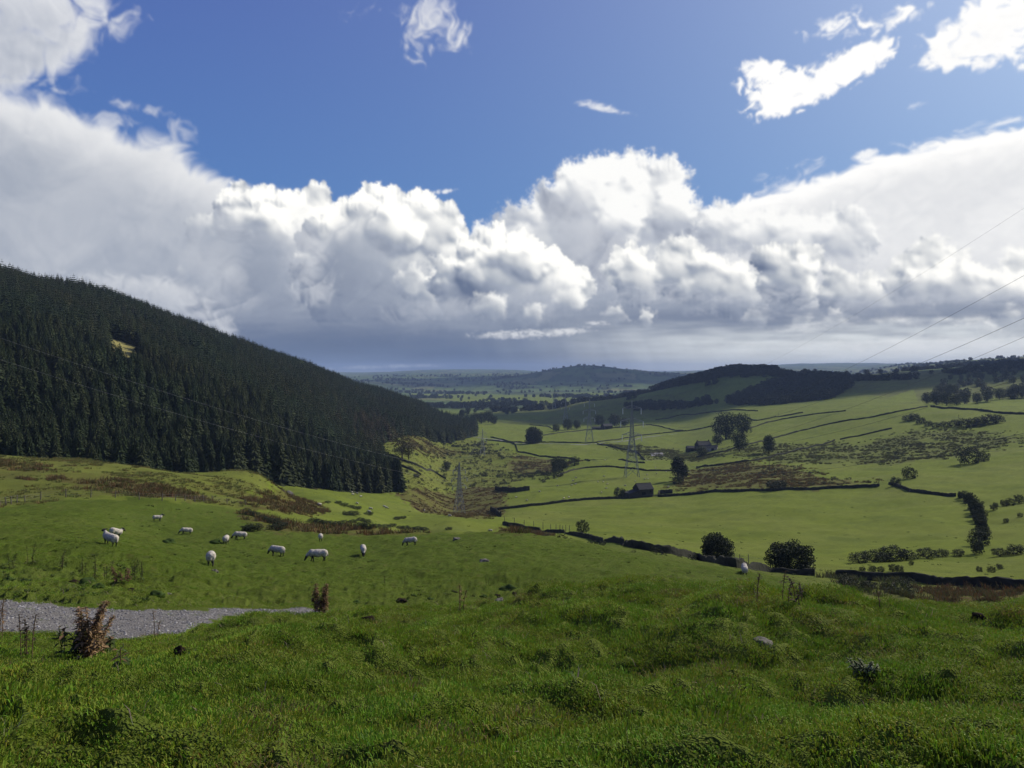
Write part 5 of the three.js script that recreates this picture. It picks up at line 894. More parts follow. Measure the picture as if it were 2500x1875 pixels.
// ---------------------------------------------------------------- sheep: one closed body each, fleece pale, face and legs dark
function sheepGeo(pose, cell, wool = 1) {
  // joints in metres, facing +x, feet on y = 0
  const B = [];                                    // [ax, ay, az, ar, bx, by, bz, br, tone]: 0 fleece, 1 dark, 2 grey muzzle
  const bone = (a, ar, b, br, tone) => B.push({ a, ar, b, br, tone });
  const y = 0.52;
  bone([-0.36, y + 0.03, 0], 0.215, [0.0, y, 0], 0.235, 0); bone([0.0, y, 0], 0.235, [0.34, y + 0.04, 0], 0.205, 0);
  bone([-0.42, y + 0.02, 0.07], 0.16, [-0.42, y - 0.1, 0.09], 0.13, 0); bone([-0.42, y + 0.02, -0.07], 0.16, [-0.42, y - 0.1, -0.09], 0.13, 0);
  bone([0.36, y + 0.02, 0], 0.18, [0.36, y - 0.12, 0], 0.13, 0);
  const graze = pose === 'graze';
  const neck = graze ? [[0.4, y + 0.06, 0], [0.62, y - 0.12, 0.02]] : [[0.36, y + 0.1, 0], [0.48, y + 0.25, 0.0]];
  bone(neck[0], 0.15, neck[1], 0.095, 0);
  const head = graze ? [[0.65, y - 0.17, 0.03], [0.76, y - 0.4, 0.05]] : [[0.56, y + 0.36, 0], [0.77, y + 0.27, 0.03]];
  bone(head[0], 0.085, head[1], 0.05, 1); bone(head[1], 0.05, [head[1][0] + (graze ? 0.012 : 0.03), head[1][1] - 0.02, head[1][2]], 0.04, 2);
  for (const s of [-1, 1]) bone([head[0][0] - 0.02, head[0][1] + 0.05, head[0][2] + s * 0.06], 0.026, [head[0][0] - 0.05, head[0][1] + (graze ? 0.03 : 0.05), head[0][2] + s * 0.17], 0.018, 1);
  const step = graze ? 0.06 : 0.03;
  for (const [x, s, d] of [[0.3, 1, step], [0.3, -1, -step], [-0.36, 1, -step], [-0.36, -1, step]]) {
    const hind = x < 0;
    bone([x, y - 0.16, s * 0.1], hind ? 0.085 : 0.07, [x + (hind ? -0.07 : 0.0) + d * 0.5, 0.26, s * 0.105], 0.04, 1);
    bone([x + (hind ? -0.07 : 0) + d * 0.5, 0.26, s * 0.105], 0.04, [x + d + (hind ? -0.04 : 0), 0.06, s * 0.11], 0.03, 1);
    bone([x + d + (hind ? -0.04 : 0), 0.05, s * 0.11], 0.035, [x + d + 0.03 + (hind ? -0.04 : 0), 0.03, s * 0.11], 0.034, 1);
  }
  bone([-0.55, y + 0.08, 0], 0.06, [-0.6, y - 0.16, 0], 0.04, 0);
  const dist = (px, py, pz, only) => {
    let d = 9, near = 9, tone = 0;
    for (const { a, ar, b, br, tone: t } of B) {
      const vx = b[0] - a[0], vy = b[1] - a[1], vz = b[2] - a[2], k = clamp(((px - a[0]) * vx + (py - a[1]) * vy + (pz - a[2]) * vz) / (vx * vx + vy * vy + vz * vz + 1e-9), 0, 1);
      const q = Math.hypot(px - a[0] - vx * k, py - a[1] - vy * k, pz - a[2] - vz * k) - lerp(ar, br, k) * (t === 0 ? wool : 1);
      if (q < near) { near = q; tone = t; }
      const s = t === 0 ? 0.07 : 0.025, h = Math.max(s - Math.abs(d - q), 0) / s; d = Math.min(d, q) - h * h * s * 0.25;
    }
    return [d, tone];
  };
  const half = 1.0, res = Math.round(2 * half / cell), mc = new MarchingCubes(res, new THREE.MeshStandardMaterial(), false, false, 90000);
  mc.isolation = 0;
  for (let k = 0; k < res; k++) for (let j = 0; j < res; j++) for (let i = 0; i < res; i++) {
    const x = (i - res / 2) / (res / 2) * half, yy = (j - res / 2) / (res / 2) * half + 0.5, z = (k - res / 2) / (res / 2) * half;
    const ok = Math.abs(z) < 0.42 && yy > -0.1 && yy < 1.1;
    let d = ok ? dist(x, yy, z)[0] : 0.5;
    if (ok && Math.abs(d) < 0.1 && yy > 0.28) d += 0.014 * n3(x * 17, yy * 17, z * 17) + 0.008 * n3(x * 40, yy * 40, z * 40);
    mc.field[k * res * res + j * res + i] = -d;
  }
  mc.update();
  const n = mc.count, P = new Float32Array(n * 3), N = new Float32Array(n * 3), C = new Float32Array(n * 3);
  for (let v = 0; v < n; v++) {
    const x = mc.positionArray[v * 3] * half, yy = mc.positionArray[v * 3 + 1] * half + 0.5, z = mc.positionArray[v * 3 + 2] * half, t = dist(x, yy, z)[1], w = 0.85 + 0.25 * n3(x * 6, yy * 6, z * 6 + 3);
    P.set([x, yy, z], v * 3); N.set([mc.normalArray[v * 3], mc.normalArray[v * 3 + 1], mc.normalArray[v * 3 + 2]], v * 3);
    C.set(t === 0 ? [0.54 * w, 0.49 * w, 0.4 * w] : t === 1 ? [0.025, 0.023, 0.021] : [0.28, 0.26, 0.24], v * 3);
  }
  const g = new THREE.BufferGeometry();
  g.setAttribute('position', new THREE.BufferAttribute(P, 3)); g.setAttribute('color', new THREE.BufferAttribute(C, 3));
  const m = mergeVertices(g, 0.0005); m.computeVertexNormals();
  return m;
}
const fleece = new THREE.MeshStandardMaterial({ vertexColors: true, roughness: 1 });
const GRAZE = sheepGeo('graze', 0.022), STANDING = sheepGeo('stand', 0.022), TINY = sheepGeo('graze', 0.06);
// heading: degrees, 0 = broadside facing right, 180 = facing left, 90 = facing away
function sheep(geo, px, py, heading, label, { from = 20, to = 900, size = 1, group } = {}) {
  const p = spot(px, py, from, to), a = Math.atan2(p.x, -p.z), m = solo('sheep', geo, fleece, label, 'sheep', group);
  const e = 0.35, fx = Math.cos(heading * DEG - a), fz = -Math.sin(heading * DEG - a), tilt = (groundAt(p.x + fx * e, p.z + fz * e) - groundAt(p.x - fx * e, p.z - fz * e)) / (2 * e);
  m.position.copy(p); m.position.y -= 0.02; m.rotation.order = 'YZX'; m.rotation.y = heading * DEG - a; m.rotation.z = Math.atan(tilt); m.scale.setScalar(size * 0.94);
  return m;
}
sheep(STANDING, 268, 1331, 128, 'standing sheep seen from behind with its head up, leftmost of the near flock', { size: 0.88 });
sheep(STANDING, 279, 1312, 40, 'dark headed sheep half hidden behind the leftmost standing sheep', { size: 0.8 });
sheep(STANDING, 384, 1272, 15, 'grey sheep standing broadside alone, highest on the left pasture', { size: 0.95 });
sheep(GRAZE, 454, 1305, 190, 'grazing sheep right of the lone grey sheep, facing left', { size: 1.0 });
sheep(GRAZE, 552, 1328, 80, 'grazing sheep seen from behind beside a grassy hump', { size: 1.02 });
sheep(GRAZE, 585, 1317, 185, 'grazing sheep facing left just right of the one by the hump', { size: 1.02 });
sheep(GRAZE, 515, 1381, 88, 'nearest sheep, seen from behind, its long shadow to the left', { size: 1.08 });
sheep(GRAZE, 676, 1357, 150, 'grazing sheep turned half away, left of the broadside one in the middle', { size: 1.02 });
sheep(GRAZE, 775, 1370, 182, 'large grazing sheep broadside facing left in the middle of the pasture', { size: 1.12 });
sheep(GRAZE, 783, 1320, 90, 'small sheep seen from behind in front of the brown strip', { size: 0.95 });
sheep(GRAZE, 887, 1353, 275, 'grazing sheep facing the viewer between the broadside sheep and the last on the brow', { size: 0.98 });
sheep(GRAZE, 1003, 1331, 175, 'grazing sheep facing left near the brow of the pasture', { size: 1.05 });
sheep(GRAZE, 1197, 1298, 195, 'sheep grazing beyond the brow near the end of the wall', { from: 90, to: 300 });
sheep(GRAZE, 1817, 1401, 95, 'single sheep in the pasture below the wide hawthorn', { size: 1.05 });
[[820, 75], [825, 92], [860, 84], [887, 108], [858, 163], [568, 174], [962, 203], [950, 228], [1068, 187], [1085, 196], [1378, 215], [1575, 260]].forEach(([x, y]) => sheep(TINY, 600 + x / 3.16, 1180 + y / 3.16, rnd() * 360, 'tiny white sheep on the sunlit slope below the plantation', { from: 130, to: 480, size: 1.15, group: 'sheep on the slope below the plantation' }));
[[1165, 982], [1515, 987], [1590, 1047], [920, 1132], [895, 1157], [1155, 1120], [885, 1197], [915, 1187], [1105, 1167], [1150, 1167], [1185, 1187], [1175, 1222], [1135, 1257], [760, 1139], [655, 1157], [613, 1250], [415, 1299], [505, 1324], [818, 1306], [860, 1299], [1280, 1224], [1335, 1200], [1420, 1162], [1500, 1145], [1527, 1142], [1520, 1107], [1600, 1097], [1700, 1210], [1680, 1082], [765, 1202]].forEach(([x, y]) => sheep(TINY, 1140 + x / 3.456, 840 + y / 3.456, rnd() * 360, 'tiny white sheep grazing in the round green field with the tall pylon', { from: 330, to: 780, size: 1.2, group: 'sheep in the field with the tall pylon' }));

// ---------------------------------------------------------------- grass of the near pasture
const bladeMat = new THREE.MeshPhysicalMaterial({ vertexColors: true, roughness: 0.65, transmission: 0.42, thickness: 0, specularIntensity: 0.13, side: THREE.DoubleSide });
const dullMat = new THREE.MeshPhysicalMaterial({ vertexColors: true, roughness: 0.85, transmission: 0.2, thickness: 0, specularIntensity: 0.2, side: THREE.DoubleSide });
function tuftGeo(seed, { blades, spread, h0, h1, wide, lean, colours }) {
  const f = chance(seed), g = new Faces();
  for (let b = 0; b < blades; b++) {
    const a = f() * 6.283, d = spread * Math.sqrt(f()), x = Math.cos(a) * d, z = Math.sin(a) * d, h = lerp(h0, h1, f()), w = wide * (0.7 + 0.6 * f()), t = f() * 6.283, l = lean * (0.3 + 1.2 * f()) * h, out = a + (f() - 0.5) * 2.4, lx = Math.cos(out) * l, lz = Math.sin(out) * l, cx = Math.cos(t) * w, cz = Math.sin(t) * w, c = colours[Math.floor(f() * colours.length)].map((q) => q * (0.8 + 0.4 * f()));
    const p = g.vert(x - cx, -0.01, z - cz, c), q = g.vert(x + cx, -0.01, z + cz, c), m = g.vert(x + lx * 0.4 - cx * 0.75, h * 0.6, z + lz * 0.4 - cz * 0.75, c), n = g.vert(x + lx * 0.4 + cx * 0.75, h * 0.6, z + lz * 0.4 + cz * 0.75, c), e = g.vert(x + lx, h * (1 - 0.25 * lean), z + lz, c);
    g.tri(p, q, n); g.tri(p, n, m); g.tri(m, n, e);
  }
  return g.build();
}
const GREENS = [[0.2, 0.31, 0.025], [0.225, 0.315, 0.029], [0.175, 0.285, 0.025], [0.25, 0.325, 0.036], [0.205, 0.305, 0.025], [0.28, 0.295, 0.052]];
const TUFTS = [
  tuftGeo(1, { blades: 44, spread: 0.17, h0: 0.01, h1: 0.026, wide: 0.0034, lean: 0.9, colours: GREENS }),
  tuftGeo(2, { blades: 44, spread: 0.17, h0: 0.009, h1: 0.024, wide: 0.0038, lean: 1.15, colours: GREENS }),
  tuftGeo(3, { blades: 40, spread: 0.11, h0: 0.016, h1: 0.045, wide: 0.0036, lean: 0.95, colours: [...GREENS.slice(0, 4), [0.09, 0.15, 0.02]] }),
  tuftGeo(4, { blades: 26, spread: 0.2, h0: 0.015, h1: 0.04, wide: 0.003, lean: 1.2, colours: [[0.24, 0.2, 0.085], [0.2, 0.18, 0.06], [0.13, 0.17, 0.03], [0.28, 0.23, 0.12]] }),
];
function scatter(name, label, category, geos, mat, places) {       // places: [set, x, z, height factor, width factor, tint]
  const root = new THREE.Group(); root.name = numbered(name); tag(root, label, category, null, 'stuff'); scene.add(root);
  const m4 = new THREE.Matrix4(), q = new THREE.Quaternion(), up = new THREE.Vector3(0, 1, 0), col = new THREE.Color(), f = chance(name.length * 77);
  geos.forEach((g, k) => {
    const list = places.filter((p) => p[0] === k); if (!list.length) return;
    const im = new THREE.InstancedMesh(g, mat, list.length); im.name = `${name}_patch`; im.userData.kind = 'stuff'; im.castShadow = im.receiveShadow = true;
    list.forEach(([, x, z, h, w, tint], n) => { q.setFromAxisAngle(up, f() * 6.283); m4.compose(new THREE.Vector3(x, groundAt(x, z), z), q, new THREE.Vector3(w, h, w)); im.setMatrixAt(n, m4); im.setColorAt(n, col.setRGB(...tint)); });
    root.add(im);
  });
  return root;
}
{
  const f = chance(2024), list = [];
  const ring = (r0, r1, rho) => { const n = Math.round((r1 * r1 - r0 * r0) * 0.63 * rho); for (let k = 0; k < n; k++) { const r = Math.sqrt(lerp(r0 * r0, r1 * r1, f())), az = (f() - 0.5) * 1.26; place(Math.sin(az) * r, -Math.cos(az) * r, r); } };
  const place = (x, z, r) => {
    if (r > 11 && r < 45 && inside(TRACK, x, z) && f() < 0.985) return;
    if (r < 45 && trodden(x, z) > 0.6 + 0.5 * f()) return;
    const t = fbm(x * 0.55, z * 0.55, 3), u = fbm(x * 1.7 + 9, z * 1.7, 2), dry = fbm(x * 0.8 + 30, z * 0.8, 3);
    const set = dry > 0.42 && f() < 0.55 ? 3 : t > 0.15 && f() < 0.3 ? 2 : f() < 0.5 ? 0 : 1, big = 0.7 + 0.55 * Math.max(0, t + 0.35) + 0.3 * u, grow_ = 1 - ss(14, 40, r) * 0.35, tone = 1 + 0.2 * fbm(x * 0.25 + 60, z * 0.25, 3), warm = 1 + 0.25 * dry;
    list.push([set, x, z, Math.max(0.4, big) * (0.8 + 0.4 * f()) * grow_, (0.85 + 0.4 * f()) * (1 + ss(15, 60, r) * 0.9), [tone * warm, tone, tone * 0.95]]);
  };
  ring(2.6, 5, 300); ring(5, 8, 270); ring(8, 13, 200); ring(13, 20, 120); ring(20, 32, 46); ring(32, 48, 17); ring(48, 75, 6); ring(75, 115, 2.2);
  scatter('grass', 'short grazed grass of the near pasture', 'grass', TUFTS, bladeMat, list);
  // pale dead stalks that catch the sun
  const stalk = tuftGeo(8, { blades: 2, spread: 0.03, h0: 0.08, h1: 0.2, wide: 0.0028, lean: 0.9, colours: [[0.42, 0.36, 0.24], [0.34, 0.3, 0.18]] }), st = [];
  for (let k = 0; k < 1500; k++) { const r = Math.sqrt(lerp(9, 900, f())), az = (f() - 0.5) * 1.26, x = Math.sin(az) * r, z = -Math.cos(az) * r; if (!(r > 11 && inside(TRACK, x, z))) st.push([0, x, z, 0.6 + 0.8 * f(), 1 + ss(10, 30, r), [1, 1, 1]]); }
  scatter('dead_grass', 'pale dead grass stalks scattered in the near pasture', 'grass', [stalk], bladeMat, st);
}
// rough growth farther off: tussocks in the pastures, rushes and bracken on the brown ground
{
  const f = chance(88), G = [
    tuftGeo(21, { blades: 26, spread: 0.3, h0: 0.12, h1: 0.3, wide: 0.03, lean: 0.8, colours: [[0.08, 0.115, 0.024], [0.1, 0.12, 0.03], [0.07, 0.1, 0.022]] }),
    tuftGeo(22, { blades: 34, spread: 0.55, h0: 0.3, h1: 0.8, wide: 0.035, lean: 0.6, colours: [[0.145, 0.1, 0.042], [0.125, 0.09, 0.038], [0.165, 0.125, 0.05], [0.125, 0.118, 0.042]] }),
    tuftGeo(23, { blades: 34, spread: 0.5, h0: 0.35, h1: 0.9, wide: 0.03, lean: 0.45, colours: [[0.11, 0.112, 0.042], [0.13, 0.115, 0.048], [0.095, 0.105, 0.036]] }),
    tuftGeo(24, { blades: 30, spread: 0.45, h0: 0.15, h1: 0.4, wide: 0.028, lean: 0.7, colours: [[0.2, 0.175, 0.06], [0.17, 0.16, 0.05], [0.14, 0.15, 0.042]] }),
  ], list = [];
  COVER.forEach(([c, p, wander], n) => {
    const set = c === OCHRE ? 3 : c === MOOR ? 2 : 1, area = Math.min(200000, Math.abs(p.q.reduce((s, a, i) => { const b = p.q[(i + 1) % p.q.length]; return s + a.x * b.z - b.x * a.z; }, 0) / 2)), r0 = Math.hypot(p.q[0].x, p.q[0].z);
    if (r0 > 1150) return;
    const want = Math.min(6000, area * (r0 < 260 ? 1.1 : 0.3));
    for (let k = 0, got = 0; k < want * 6 && got < want; k++) { const x = lerp(p.x0, p.x1, f()), z = lerp(p.z0, p.z1, f()); if (!inside(p, x + wander * 0.8 * n2(x * 0.1, z * 0.1), z + wander * 0.8 * n2b(x * 0.1, z * 0.1)) || inside(FOREST, x, z)) continue; got++; if (thick(x, z) < 0.2 + 0.65 * f()) continue; const s = (0.7 + 0.7 * f()) * (r0 > 400 ? 1.35 : 1); list.push([set, x, z, s, s, [0.85 + 0.3 * f(), 0.85 + 0.3 * f(), 1]]); }
  });
  for (let k = 0; k < 5000; k++) {
    const r = 24 * Math.pow(14, f()), az = (f() - 0.5) * 1.2, x = Math.sin(az) * r, z = -Math.cos(az) * r;
    if (fbm(x * 0.05 + 7, z * 0.05, 3) + 0.35 * n2b(x * 0.3, z * 0.3) < 0.22 || inside(FOREST, x, z) || (r < 45 && inside(TRACK, x, z))) continue;
    const s = (0.45 + 0.6 * f()) * (r > 120 ? 1.5 : 0.6); list.push([0, x, z, s * 0.6, s, [1, 1, 1]]);
  }
  scatter('rough_growth', 'tussocks, rushes and bracken scattered over the rough ground', 'rough growth', G, dullMat, list);
}
// gorse and heather scrub on the left banks
{
  const f = chance(345), K = KIND.bush;
  const strip = [[600, 1252], [612, 1258], [626, 1262], [640, 1268], [655, 1274], [670, 1280], [684, 1290], [672, 1294], [766, 1276], [778, 1278], [792, 1281], [806, 1284], [820, 1286], [840, 1282], [862, 1276], [880, 1272], [896, 1276], [880, 1288], [900, 1290], [920, 1288], [940, 1290], [958, 1286], [975, 1290], [990, 1292], [1005, 1293], [1020, 1294], [1035, 1295], [900, 1258], [826, 1230], [840, 1236], [856, 1240], [872, 1244], [800, 1228], [606, 1295], [618, 1297], [846, 1258], [864, 1258], [985, 1266], [970, 1268], [1096, 1293]];
  strip.forEach(([x, y]) => { const p = spot(x, y, 85, 300), r = Math.hypot(p.x, p.z), c = K.clone(); c.name = numbered('gorse_bush'); const s = between(0.9, 1.5, f) * (r > 150 ? 1.35 : 1); c.position.set(p.x, p.y - 0.05, p.z); c.rotation.y = f() * 6.28; c.scale.set(s * 1.2, s * 0.6, s * 1.2); tag(c, 'low dark gorse bush on the banks below the plantation', 'bush', 'gorse bushes on the banks below the plantation'); scene.add(c); });
  const more = [];
  const zone = (p, n, big) => { for (let k = 0, got = 0; k < n * 8 && got < n; k++) { const x = lerp(p.x0, p.x1, f()), z = lerp(p.z0, p.z1, f()); if (!inside(p, x, z) || inside(FOREST, x, z) || fbm(x * 0.03, z * 0.03, 3) < 0.02) continue; got++; const s = between(0.8, 2.2, f) * big; more.push([0, x, z, s, s * 1.35, [0.9 + 0.3 * f(), 0.9 + 0.2 * f(), 1]]); } };
  zone(region([[985, 1062], [1100, 1078], [1180, 1072], [1262, 1104], [1330, 1160], [1215, 1192], [1120, 1188], [1030, 1192], [985, 1180], [940, 1110]], 380, 1000), 420, 1);
  zone(region([[1100, 1085], [1180, 1080], [1240, 1120], [1200, 1130], [1130, 1110]], 600, 1000), 160, 1.1);
  zone(region([[1320, 1150], [1370, 1170], [1330, 1180], [1250, 1160]], 450, 800), 60, 1);
  zone(region([[1990, 1402], [2070, 1408], [2236, 1424], [2222, 1462], [2150, 1466], [2060, 1440]], 70, 135), 90, 0.5);
  zone(region([[1330, 1307], [1500, 1330], [1640, 1356], [1760, 1378], [1640, 1362], [1480, 1338], [1350, 1316]], 90, 230), 60, 0.45);
  zone(region([[2060, 1120], [2210, 1080], [2420, 1060], [2480, 1080], [2300, 1120], [2100, 1132]], 400, 1000), 170, 0.8);
  zone(region([[1720, 1150], [1960, 1140], [2150, 1180], [1960, 1188]], 380, 700), 110, 0.7);
  scatter('scrub', 'low gorse and heather scrub dotted over the rough slopes', 'scrub', [crownGeo(401, { count: 300, wide: 0.7, base: 0, clumps: 9, leaf: 0.07, colour: [0.03, 0.04, 0.016] }).geo], leaves, more);
}

// ---------------------------------------------------------------- gravel of the track
{
  const f = chance(61), stones = [];
  for (let s = 0; s < 3; s++) { const g = new THREE.IcosahedronGeometry(1, 1), p = g.attributes.position, c = []; for (let k = 0; k < p.count; k++) { const v = new THREE.Vector3().fromBufferAttribute(p, k), w = 1 + 0.28 * n3(v.x * 1.3 + s * 7, v.y * 1.3, v.z * 1.3); v.multiplyScalar(w); p.setXYZ(k, v.x, v.y * 0.62, v.z * 0.8); } for (let k = 0; k < p.count; k++) c.push(1, 1, 1); g.setAttribute('color', new THREE.Float32BufferAttribute(c, 3)); g.deleteAttribute('uv'); g.computeVertexNormals(); stones.push(g); }
  const list = [];
  for (let k = 0; k < 200000 && list.length < 34000; k++) {
    const x = lerp(TRACK.x0, TRACK.x1, f()), z = lerp(TRACK.z0, TRACK.z1, f()), az = Math.atan2(x, -z); if (Math.abs(az) > 0.66 || !inside(TRACK, x + 0.5 * n2(x * 0.8, z * 0.8), z + 0.35 * n2b(x * 1.3, z * 1.3))) continue;
    const s = (0.011 + 0.03 * Math.pow(f(), 4)) * (1 + 0.4 * Math.max(0, n2(x * 0.6, z * 0.6))), v = 0.13 + 0.3 * f() * f(); list.push([Math.floor(f() * 3), x, z, s, s, [v, v * 0.96, v * 0.9]]);
  }
  scatter('gravel', 'loose grey stones of the gravel track', 'gravel', stones, new THREE.MeshPhysicalMaterial({ vertexColors: true, roughness: 0.8, specularIntensity: 0.5 }), list);
}

// ---------------------------------------------------------------- boulders, clods, molehills
function rockGeo(seed, squash = 0.65) { const g = mergeVertices(new THREE.IcosahedronGeometry(1, 4).deleteAttribute('uv').deleteAttribute('normal')), p = g.attributes.position, c = []; for (let k = 0; k < p.count; k++) { const v = new THREE.Vector3().fromBufferAttribute(p, k), w = 1 + 0.32 * n3(v.x * 0.9 + seed * 11, v.y * 0.9, v.z * 0.9) + 0.12 * n3(v.x * 2.6 + seed, v.y * 2.6, v.z * 2.6) + 0.04 * n3(v.x * 9, v.y * 9 + seed, v.z * 9), m = 0.75 + 0.4 * n3(v.x * 2 + seed, v.y * 2, v.z * 2) + 0.2 * n3(v.x * 8, v.y * 8, v.z * 8); v.multiplyScalar(w); p.setXYZ(k, v.x, v.y * squash, v.z * 0.85); c.push(m, m * 0.98, m * 0.94); } g.setAttribute('color', new THREE.Float32BufferAttribute(c, 3)); g.computeVertexNormals(); return g; }
const rockMat = new THREE.MeshPhysicalMaterial({ vertexColors: true, color: new THREE.Color().setRGB(0.165, 0.155, 0.132), roughness: 0.9, specularIntensity: 0.3 }), soilMat = new THREE.MeshPhysicalMaterial({ vertexColors: true, color: new THREE.Color().setRGB(0.028, 0.021, 0.014), roughness: 1, specularIntensity: 0.1 }), mossMat = new THREE.MeshPhysicalMaterial({ vertexColors: true, color: new THREE.Color().setRGB(0.045, 0.075, 0.018), roughness: 1, specularIntensity: 0.1 });
let rockSeed = 0;
function lump(name, px, py, size, mat, label, category, { from = 3, to = 400, squash = 0.6, sink = 0.15, group } = {}) { const p = spot(px, py, from, to), m = solo(name, rockGeo(++rockSeed, squash), mat, label, category, group); m.position.set(p.x, p.y - sink * size, p.z); m.rotation.y = rockSeed * 1.7; m.scale.setScalar(size); return m; }
lump('boulder', 1862, 1572, 0.13, rockMat, 'grey stone sunk in the turf on the near right', 'stone');
lump('boulder', 1640, 1452, 0.24, rockMat, 'flat grey stone on the brow, left of the pale stone', 'stone', { from: 28 });
lump('boulder', 1742, 1458, 0.28, rockMat, 'pale stone on the brow, right of the flat grey stone', 'stone', { from: 28 });
lump('boulder', 1183, 1371, 0.36, rockMat, 'grey boulder alone in the middle of the pasture', 'stone', { from: 28 });
lump('boulder', 1115, 1317, 0.42, rockMat, 'low pale boulder near the brow of the pasture', 'stone', { from: 60 });
lump('boulder', 1220, 1466, 0.25, rockMat, 'dark stone in the eroded bank behind the brow', 'stone', { from: 28 });
lump('boulder', 383, 1452, 0.26, mossMat, 'mossy stone above the gravel track', 'stone', { from: 20 });
lump('boulder', 412, 1450, 0.1, rockMat, 'small pale stone right of the mossy stone above the track', 'stone', { from: 20 });
lump('boulder', 524, 1394, 0.17, rockMat, 'small pale stone below the nearest sheep', 'stone', { from: 28 });
lump('boulder', 2180, 1428, 0.5, rockMat, 'white stone in the dark gully on the right', 'stone', { from: 70, to: 150 });
lump('boulder', 2228, 1200, 1.3, rockMat, 'white boulder in the tumbled wall, left of two', 'stone', { from: 250, to: 450, squash: 0.8 });
lump('boulder', 2320, 1208, 1.2, rockMat, 'white boulder in the tumbled wall, right of two', 'stone', { from: 250, to: 450, squash: 0.8 });
lump('rock_outcrop', 687, 1189, 1.9, rockMat, 'pale rock face poking out of the hillock, upper of two', 'rock', { from: 120, to: 260, squash: 1.15, sink: 0.1 });
lump('rock_outcrop', 706, 1199, 1.7, rockMat, 'pale rock face poking out of the hillock, lower of two', 'rock', { from: 120, to: 260, squash: 1.1, sink: 0.1 });
lump('molehill', 896, 1514, 0.11, soilMat, 'dark molehill on the brow in the middle of the pasture', 'molehill', { squash: 0.55 });
lump('molehill', 2390, 1508, 0.1, soilMat, 'round dark molehill near the right edge', 'molehill', { squash: 0.8 });
lump('molehill', 1494, 1602, 0.06, soilMat, 'small black clod right of the middle of the near grass', 'molehill', { squash: 0.8 });
lump('molehill', 440, 1592, 0.07, soilMat, 'dark clod with a long shadow on the near left bank', 'molehill', { squash: 1.0 });
lump('molehill', 2125, 1664, 0.05, soilMat, 'small black clod below the thistle', 'molehill', { squash: 0.9 });
[[412, 1324, 0.55], [525, 1326, 0.6], [1240, 1440, 0.5], [215, 1428, 0.45]].forEach(([x, y, s], k) => lump('ant_hill', x, y, s, mossMat, ['grassy ant hill between the near sheep on the left', 'grassy hump beside the sheep seen from behind', 'grassy hump on the eroded bank behind the brow', 'dark grassy hump above the gravel track'][k], 'hump', { from: 28, squash: 0.6 }));
[[1215, 1455], [1262, 1458], [1300, 1462], [1255, 1450], [1180, 1456], [1050, 1462], [980, 1466], [1010, 1455], [870, 1470], [1110, 1446], [1330, 1470], [1400, 1466], [320, 1440], [280, 1425], [240, 1430], [180, 1420], [60, 1420], [20, 1414]].forEach(([x, y], k) => lump('turf_clod', x, y, 0.14 + 0.1 * rnd(), k % 3 ? mossMat : soilMat, 'dark clod of turf in the broken bank behind the near brow', 'clod', { from: 26, to: 80, squash: 0.55, group: 'turf clods of the broken bank' }));

